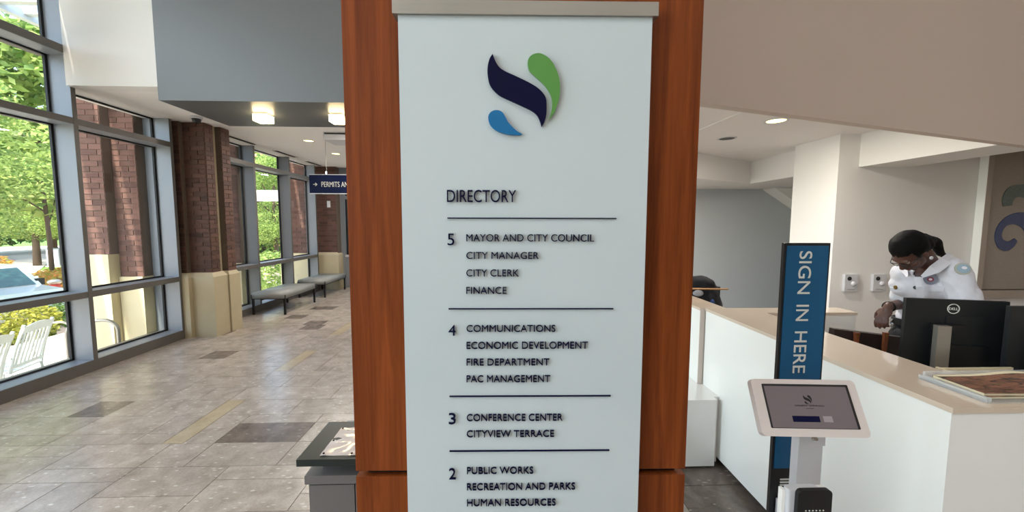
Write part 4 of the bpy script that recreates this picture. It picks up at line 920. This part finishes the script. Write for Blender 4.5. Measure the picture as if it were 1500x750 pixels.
def hoop(label, loc, rz, w=.5, h=.85):
    bm = bmesh.new(); pts = [(-w/2, 0, 0), (-w/2, 0, h-.15)]+[(-w/2+.15-.15*math.cos(a), 0, h-.15+.15*math.sin(a)) for a in [math.pi/2*k/5 for k in range(1, 6)]]+[(w/2-.15+.15*math.sin(a), 0, h-.15+.15*math.cos(a)) for a in [math.pi/2*k/5 for k in range(0, 6)]]+[(w/2, 0, 0)]
    tube(bm, pts, .022, 8); o = obj('handrail_hoop', bm, M_steel, smooth=True, loc=loc, rot=(0, 0, rz)); tag(o, label, 'rail', 'metal hoops on the patio')
hoop('curved metal rail seen against the sunlit stone pier', (-5.26, 5.08, GP), R(20), h=1.4); hoop('curved metal rail right of the rocking chairs', (-8.75, 7.7, GP), R(35), h=.72)
# foliage
def leafblob(n, blobs, size, seed, flat=1):
    rn = random.Random(seed); V = []; Fc = []
    for k in range(n):
        c, r = blobs[rn.randrange(len(blobs))]
        while True:
            d = Vector((rn.uniform(-1, 1), rn.uniform(-1, 1), rn.uniform(-1, 1)))
            if .25 < d.length < 1: break
        d = d.normalized()*(.55+.5*rn.random()**.5)
        p = Vector(c)+Vector((d.x*r[0], d.y*r[1], d.z*r[2])); a = Vector((rn.gauss(0, 1), rn.gauss(0, 1), rn.gauss(0, .6))).normalized(); b = a.orthogonal().normalized(); b = (b*math.cos(k)+a.cross(b)*math.sin(k)); s = size*rn.uniform(.6, 1.3)
        i = len(V); V += [p-a*s, p+b*s*.5, p+a*s, p-b*s*.5]; Fc.append((i, i+1, i+2, i+3))
    me = bpy.data.meshes.new('foliage'); me.from_pydata(V, [], Fc); return me
def blobs(seed, n, w, h, z0, r):
    rn = random.Random(seed); out = []
    for k in range(n):
        a = rn.uniform(0, 6.28); q = rn.random()**.5; z = rn.uniform(0, 1); ww = w*math.sin(math.pi*(.15+.8*z)); out.append(((math.cos(a)*q*ww, math.sin(a)*q*ww, z0+z*h), (r*rn.uniform(.7, 1.3), r*rn.uniform(.7, 1.3), r*rn.uniform(.5, .9))))
    return out
TM1 = leafblob(34000, blobs(1, 46, 2.6, 5.4, 2.3, .85), .062, 2); TM1.materials.append(M_leaf)
TM2 = leafblob(9000, blobs(5, 40, 4.2, 8, 1.6, 1.5), .24, 3); TM2.materials.append(M_leaf2)
TM3 = leafblob(9000, blobs(8, 36, 3.8, 7, 3.0, 1.3), .2, 4); TM3.materials.append(M_leaf)
def tree(label, loc, me, h, r, sc=1, rz=0):
    t = thing('tree', label, 'tree', loc, rz, group='trees outside the windows'); t.scale = (sc, sc, sc)
    bm = bmesh.new(); tube(bm, [(0, 0, 0), (.05, 0, h*.3), (-.04, .04, h*.6), (.05, 0, h)], [r, r*.85, r*.7, r*.4], 10)
    for k in range(7):
        a = k*2.4; z = h*(.35+.08*k); tube(bm, [(0, 0, z), (math.cos(a)*.9, math.sin(a)*.9, z+.7), (math.cos(a)*1.7, math.sin(a)*1.7, z+1.7)], [r*.4, r*.28, r*.1], 6)
    obj('trunk', bm, M_bark, t, smooth=True); link('foliage', me, None, t)['kind'] = 'stuff'
tree('big bright leafy tree close to the windows, filling the left panes', (-14.0, 9.0, -1.4), TM1, 6, .16, .97)
tree('leafy young tree left of the drive, behind the white vehicle', (-21.5, 14.6, -1.4), TM1, 6, .16, 1.15, 1.3)
tree('bright tree with a bare trunk by the grey box on the pavement', (-34, 30.5, -1.4), TM3, 7, .25, 1.0, .5)
tree('dark broad tree farthest left across the lawn', (-44, 30, -1.4), TM2, 6, .3, 1.2)
tree('dark tree at the end of the pavement', (-52, 48, -1.4), TM2, 6, .3, 1.35, 2)
tree('broad dark tree behind the left verge', (-50, 38, -1.4), TM2, 6, .3, 1.3, 3)
tree('tree right of the pavement end', (-42, 46, -1.4), TM2, 6, .3, 1.3, 4)
tree('tall bright tree above the drive, seen in the top pane', (-23, 20.5, -1.4), TM3, 7, .09, 1.2, 2.2)
tree('bright tree seen through the fourth window', (-12.5, 22.0, -1.0), TM1, 6, .16, .8, .8)
tree('dark tree seen through the fourth window, behind the bright one', (-17.5, 29, -1.4), TM2, 6, .3, .8, .3)
def shrub(label, loc, blob_, n, size, mt, seed, group='shrubs outside'):
    me = leafblob(n, blob_, size, seed); me.materials.append(mt); t = thing('shrub', label, 'shrub', loc, 0, group)
    link('foliage', me, None, t)['kind'] = 'stuff'; bm = bmesh.new()
    for k in range(5): a = k*1.26; tube(bm, [(0, 0, 0), (.2*math.cos(a), .2*math.sin(a), .3)], [.02, .01], 6)
    obj('stems', bm, M_bark, t)
for i, (x, y, r, mt, lb) in enumerate(((-11.3, 7.6, .8, M_leafy, 'yellow green shrub at the left end of the hedge behind the rocking chairs'), (-11.3, 9.2, .8, M_leafy, 'yellow green middle shrub of the hedge behind the rocking chairs'), (-11.3, 10.8, .8, M_leaf2, 'darker green shrub of the hedge right of the yellow ones'), (-11.3, 12.4, .8, M_leaf2, 'dark green shrub at the right end of the hedge'))):
    shrub(lb, (x, y, GP-.25), [((0, 0, .55), (r*.9, r*.9, .5)), ((.1, .3, .5), (r*.5, r*.6, .45))], 2600, .05, mt, 20+i)
shrub('orange and yellow flower bed beside the drive', (-20.6, 19.3, -1.4), [((0, 0, .3), (1.9, 1.3, .45)), ((-2, 1.6, .3), (1.6, 1.3, .45))], 3500, .09, M_leaf3, 31)
shrub('strip of orange flowers along the verge', (-35, 25.5, -1.4), [((0, 0, .2), (3.5, 1.0, .5)), ((-5, 4, .3), (4, 1, .6))], 2500, .13, M_leaf3, 33)
shrub('low bright shrub seen through the fourth window', (-8.6, 15.0, -1.0), [((0, 0, .8), (1.0, 1.0, .8))], 3000, .07, M_leaf, 35)
# white vehicle
t = thing('car', 'white pickup-like vehicle parked on the drive outside, its nose to the right', 'car', (-15.2, 11.5, -1.4), R(-12))
side = [(-2.6, .45), (2.3, .45), (2.4, .7), (2.32, 1.0), (1.9, 1.12), (1.05, 1.2), (.45, 1.72), (.2, 1.8), (-1.5, 1.82), (-2.3, 1.75), (-2.6, 1.1)]
obj('body', prism(side, -.9, .9, axis='y'), M_car, t, bevel=.06, seg=3)
for s in (-1, 1):
    obj('side_window', prism([(.92, 1.2), (.42, 1.66), (-.35, 1.7), (-.35, 1.2)], .88*s, .912*s, axis='y'), M_cglass, t); obj('side_window', prism([(-.45, 1.2), (-.45, 1.7), (-1.3, 1.7), (-1.5, 1.2)], .88*s, .912*s, axis='y'), M_cglass, t)
    obj('mirror', bx(.78, .92, .95*s-.1, .95*s+.1, 1.18, 1.38), M_black, t, bevel=.03); obj('door_seam', bx(-.42, -.405, .895*s-.008, .895*s+.008, .5, 1.7), M_gask, t)
    for x in (1.5, -1.6):
        bm = bmesh.new(); tube(bm, [(x, .72*s, .36), (x, .93*s, .36)], .36, 28); w = obj('wheel', bm, M_tyre, t); bm = bmesh.new(); tube(bm, [(x, .93*s, .36), (x, .94*s, .36)], .2, 16); obj('hub', bm, M_silver, w)
    obj('headlamp', bx(2.28, 2.39, .62*s-.16, .62*s+.16, .78, .95), M_silver, t, bevel=.02)
bm = bmesh.new(); vs = [bm.verts.new(p) for p in ((1.03, -.78, 1.225), (1.03, .78, 1.225), (.48, .7, 1.715), (.48, -.7, 1.715), (1.05, -.78, 1.235), (1.05, .78, 1.235), (.50, .7, 1.73), (.50, -.7, 1.73))]
for f in ((0, 1, 2, 3), (7, 6, 5, 4), (0, 4, 5, 1), (1, 5, 6, 2), (2, 6, 7, 3), (3, 7, 4, 0)): bm.faces.new([vs[i] for i in f])
obj('windscreen', bm, M_cglass, t)
# street furniture
t = thing('traffic_cone', 'white cone on a bright blue base beside the drive', 'cone', (-18.6, 16.0, -1.4))
bm = bmesh.new(); tube(bm, [(0, 0, .35), (0, 0, .95)], [.16, .06], 16); obj('cone', bm, M_chair, t, smooth=True); bm = bmesh.new(); tube(bm, [(0, 0, 0), (0, 0, .35)], [.24, .18], 16); obj('base', bm, M_bluep, t)
t = thing('fire_hydrant', 'red upright hydrant with a grey cap beside the flower bed', 'hydrant', (-16.5, 14.75, -1.4))
obj('barrel', tube(bmesh.new(), [(0, 0, 0), (0, 0, .1), (0, 0, .11), (0, 0, .7), (0, 0, .85)], [.2, .2, .15, .15, .12], 16), M_red, t); obj('cap', ell(bmesh.new(), (0, 0, .9), (.18, .2, .11)), M_steel, t, smooth=True)
bm = bmesh.new(); tube(bm, [(0, 0, .6), (-.0, -.24, .6)], .06, 10); tube(bm, [(0, 0, .6), (.22, .0, .6)], .06, 10); obj('outlet', bm, M_red, t)
t = thing('utility_cabinet', 'grey utility cabinet on the pavement under the trees', 'cabinet', (-31.5, 28.6, -1.4)); obj('case', bx(-.45, .45, -.4, .4, .1, 1.3), M_alu, t, bevel=.03); obj('plinth', bx(-.5, .5, -.45, .45, 0, .1), M_conc, t); obj('door', bx(-.4, .4, -.42, -.4, .15, 1.22), M_silver, t)
for x, y, lb in ((-33.4, 28.9, 'left slim street tree trunk beside the pavement'), (-30.2, 28.9, 'right slim street tree trunk beside the pavement')):
    t = thing('tree', lb, 'tree', (x, y, -1.4), 0, 'slim street trees'); obj('trunk', tube(bmesh.new(), [(0, 0, 0), (.05, 0, 2), (0, .1, 4.5)], [.22, .18, .12], 10), M_bark, t, smooth=True)
    link('foliage', TM1, None, t)['kind'] = 'stuff'
# far building and low white canopy seen through the fourth window
M_fb = mat('orange_brick_facade', (206, 150, 124), .9, var=.1)
t = thing('far_building', 'pale orange brick building beyond the trees in the fourth window', 'building', (-24, 36, -1.4)); obj('walls', bx(-5, 5, 0, 6, 0, 11), M_fb, t)
for i in range(4):
    for k in range(3): w = obj('window', bx(-4.2+2.4*i, -2.9+2.4*i, -.06, 0, 1.6+3*k, 3.4+3*k), M_chair, t); obj('pane', bx(-4.1+2.4*i, -3.0+2.4*i, -.08, -.06, 1.7+3*k, 3.3+3*k), M_cglass, w)
obj('roof', bx(-5.3, 5.3, -.3, 6.3, 11, 11.3), M_conc, t)
t = thing('entrance_canopy', 'low white flat canopy among the trees in the fourth window', 'canopy', (-9.6, 17.5, -1.0)); obj('roof', bx(-4.5, 3, -1, 1.4, 3.75, 4.0), M_chair, t, bevel=.03); obj('fascia', bx(-4.6, 3.1, -1.1, -1, 3.6, 4.05), M_silver, t)
for x in (-4.2, -1.0, 2.6): obj('post', bx(x-.08, x+.08, -.9, -.74, 0, 3.75), M_chair, t)
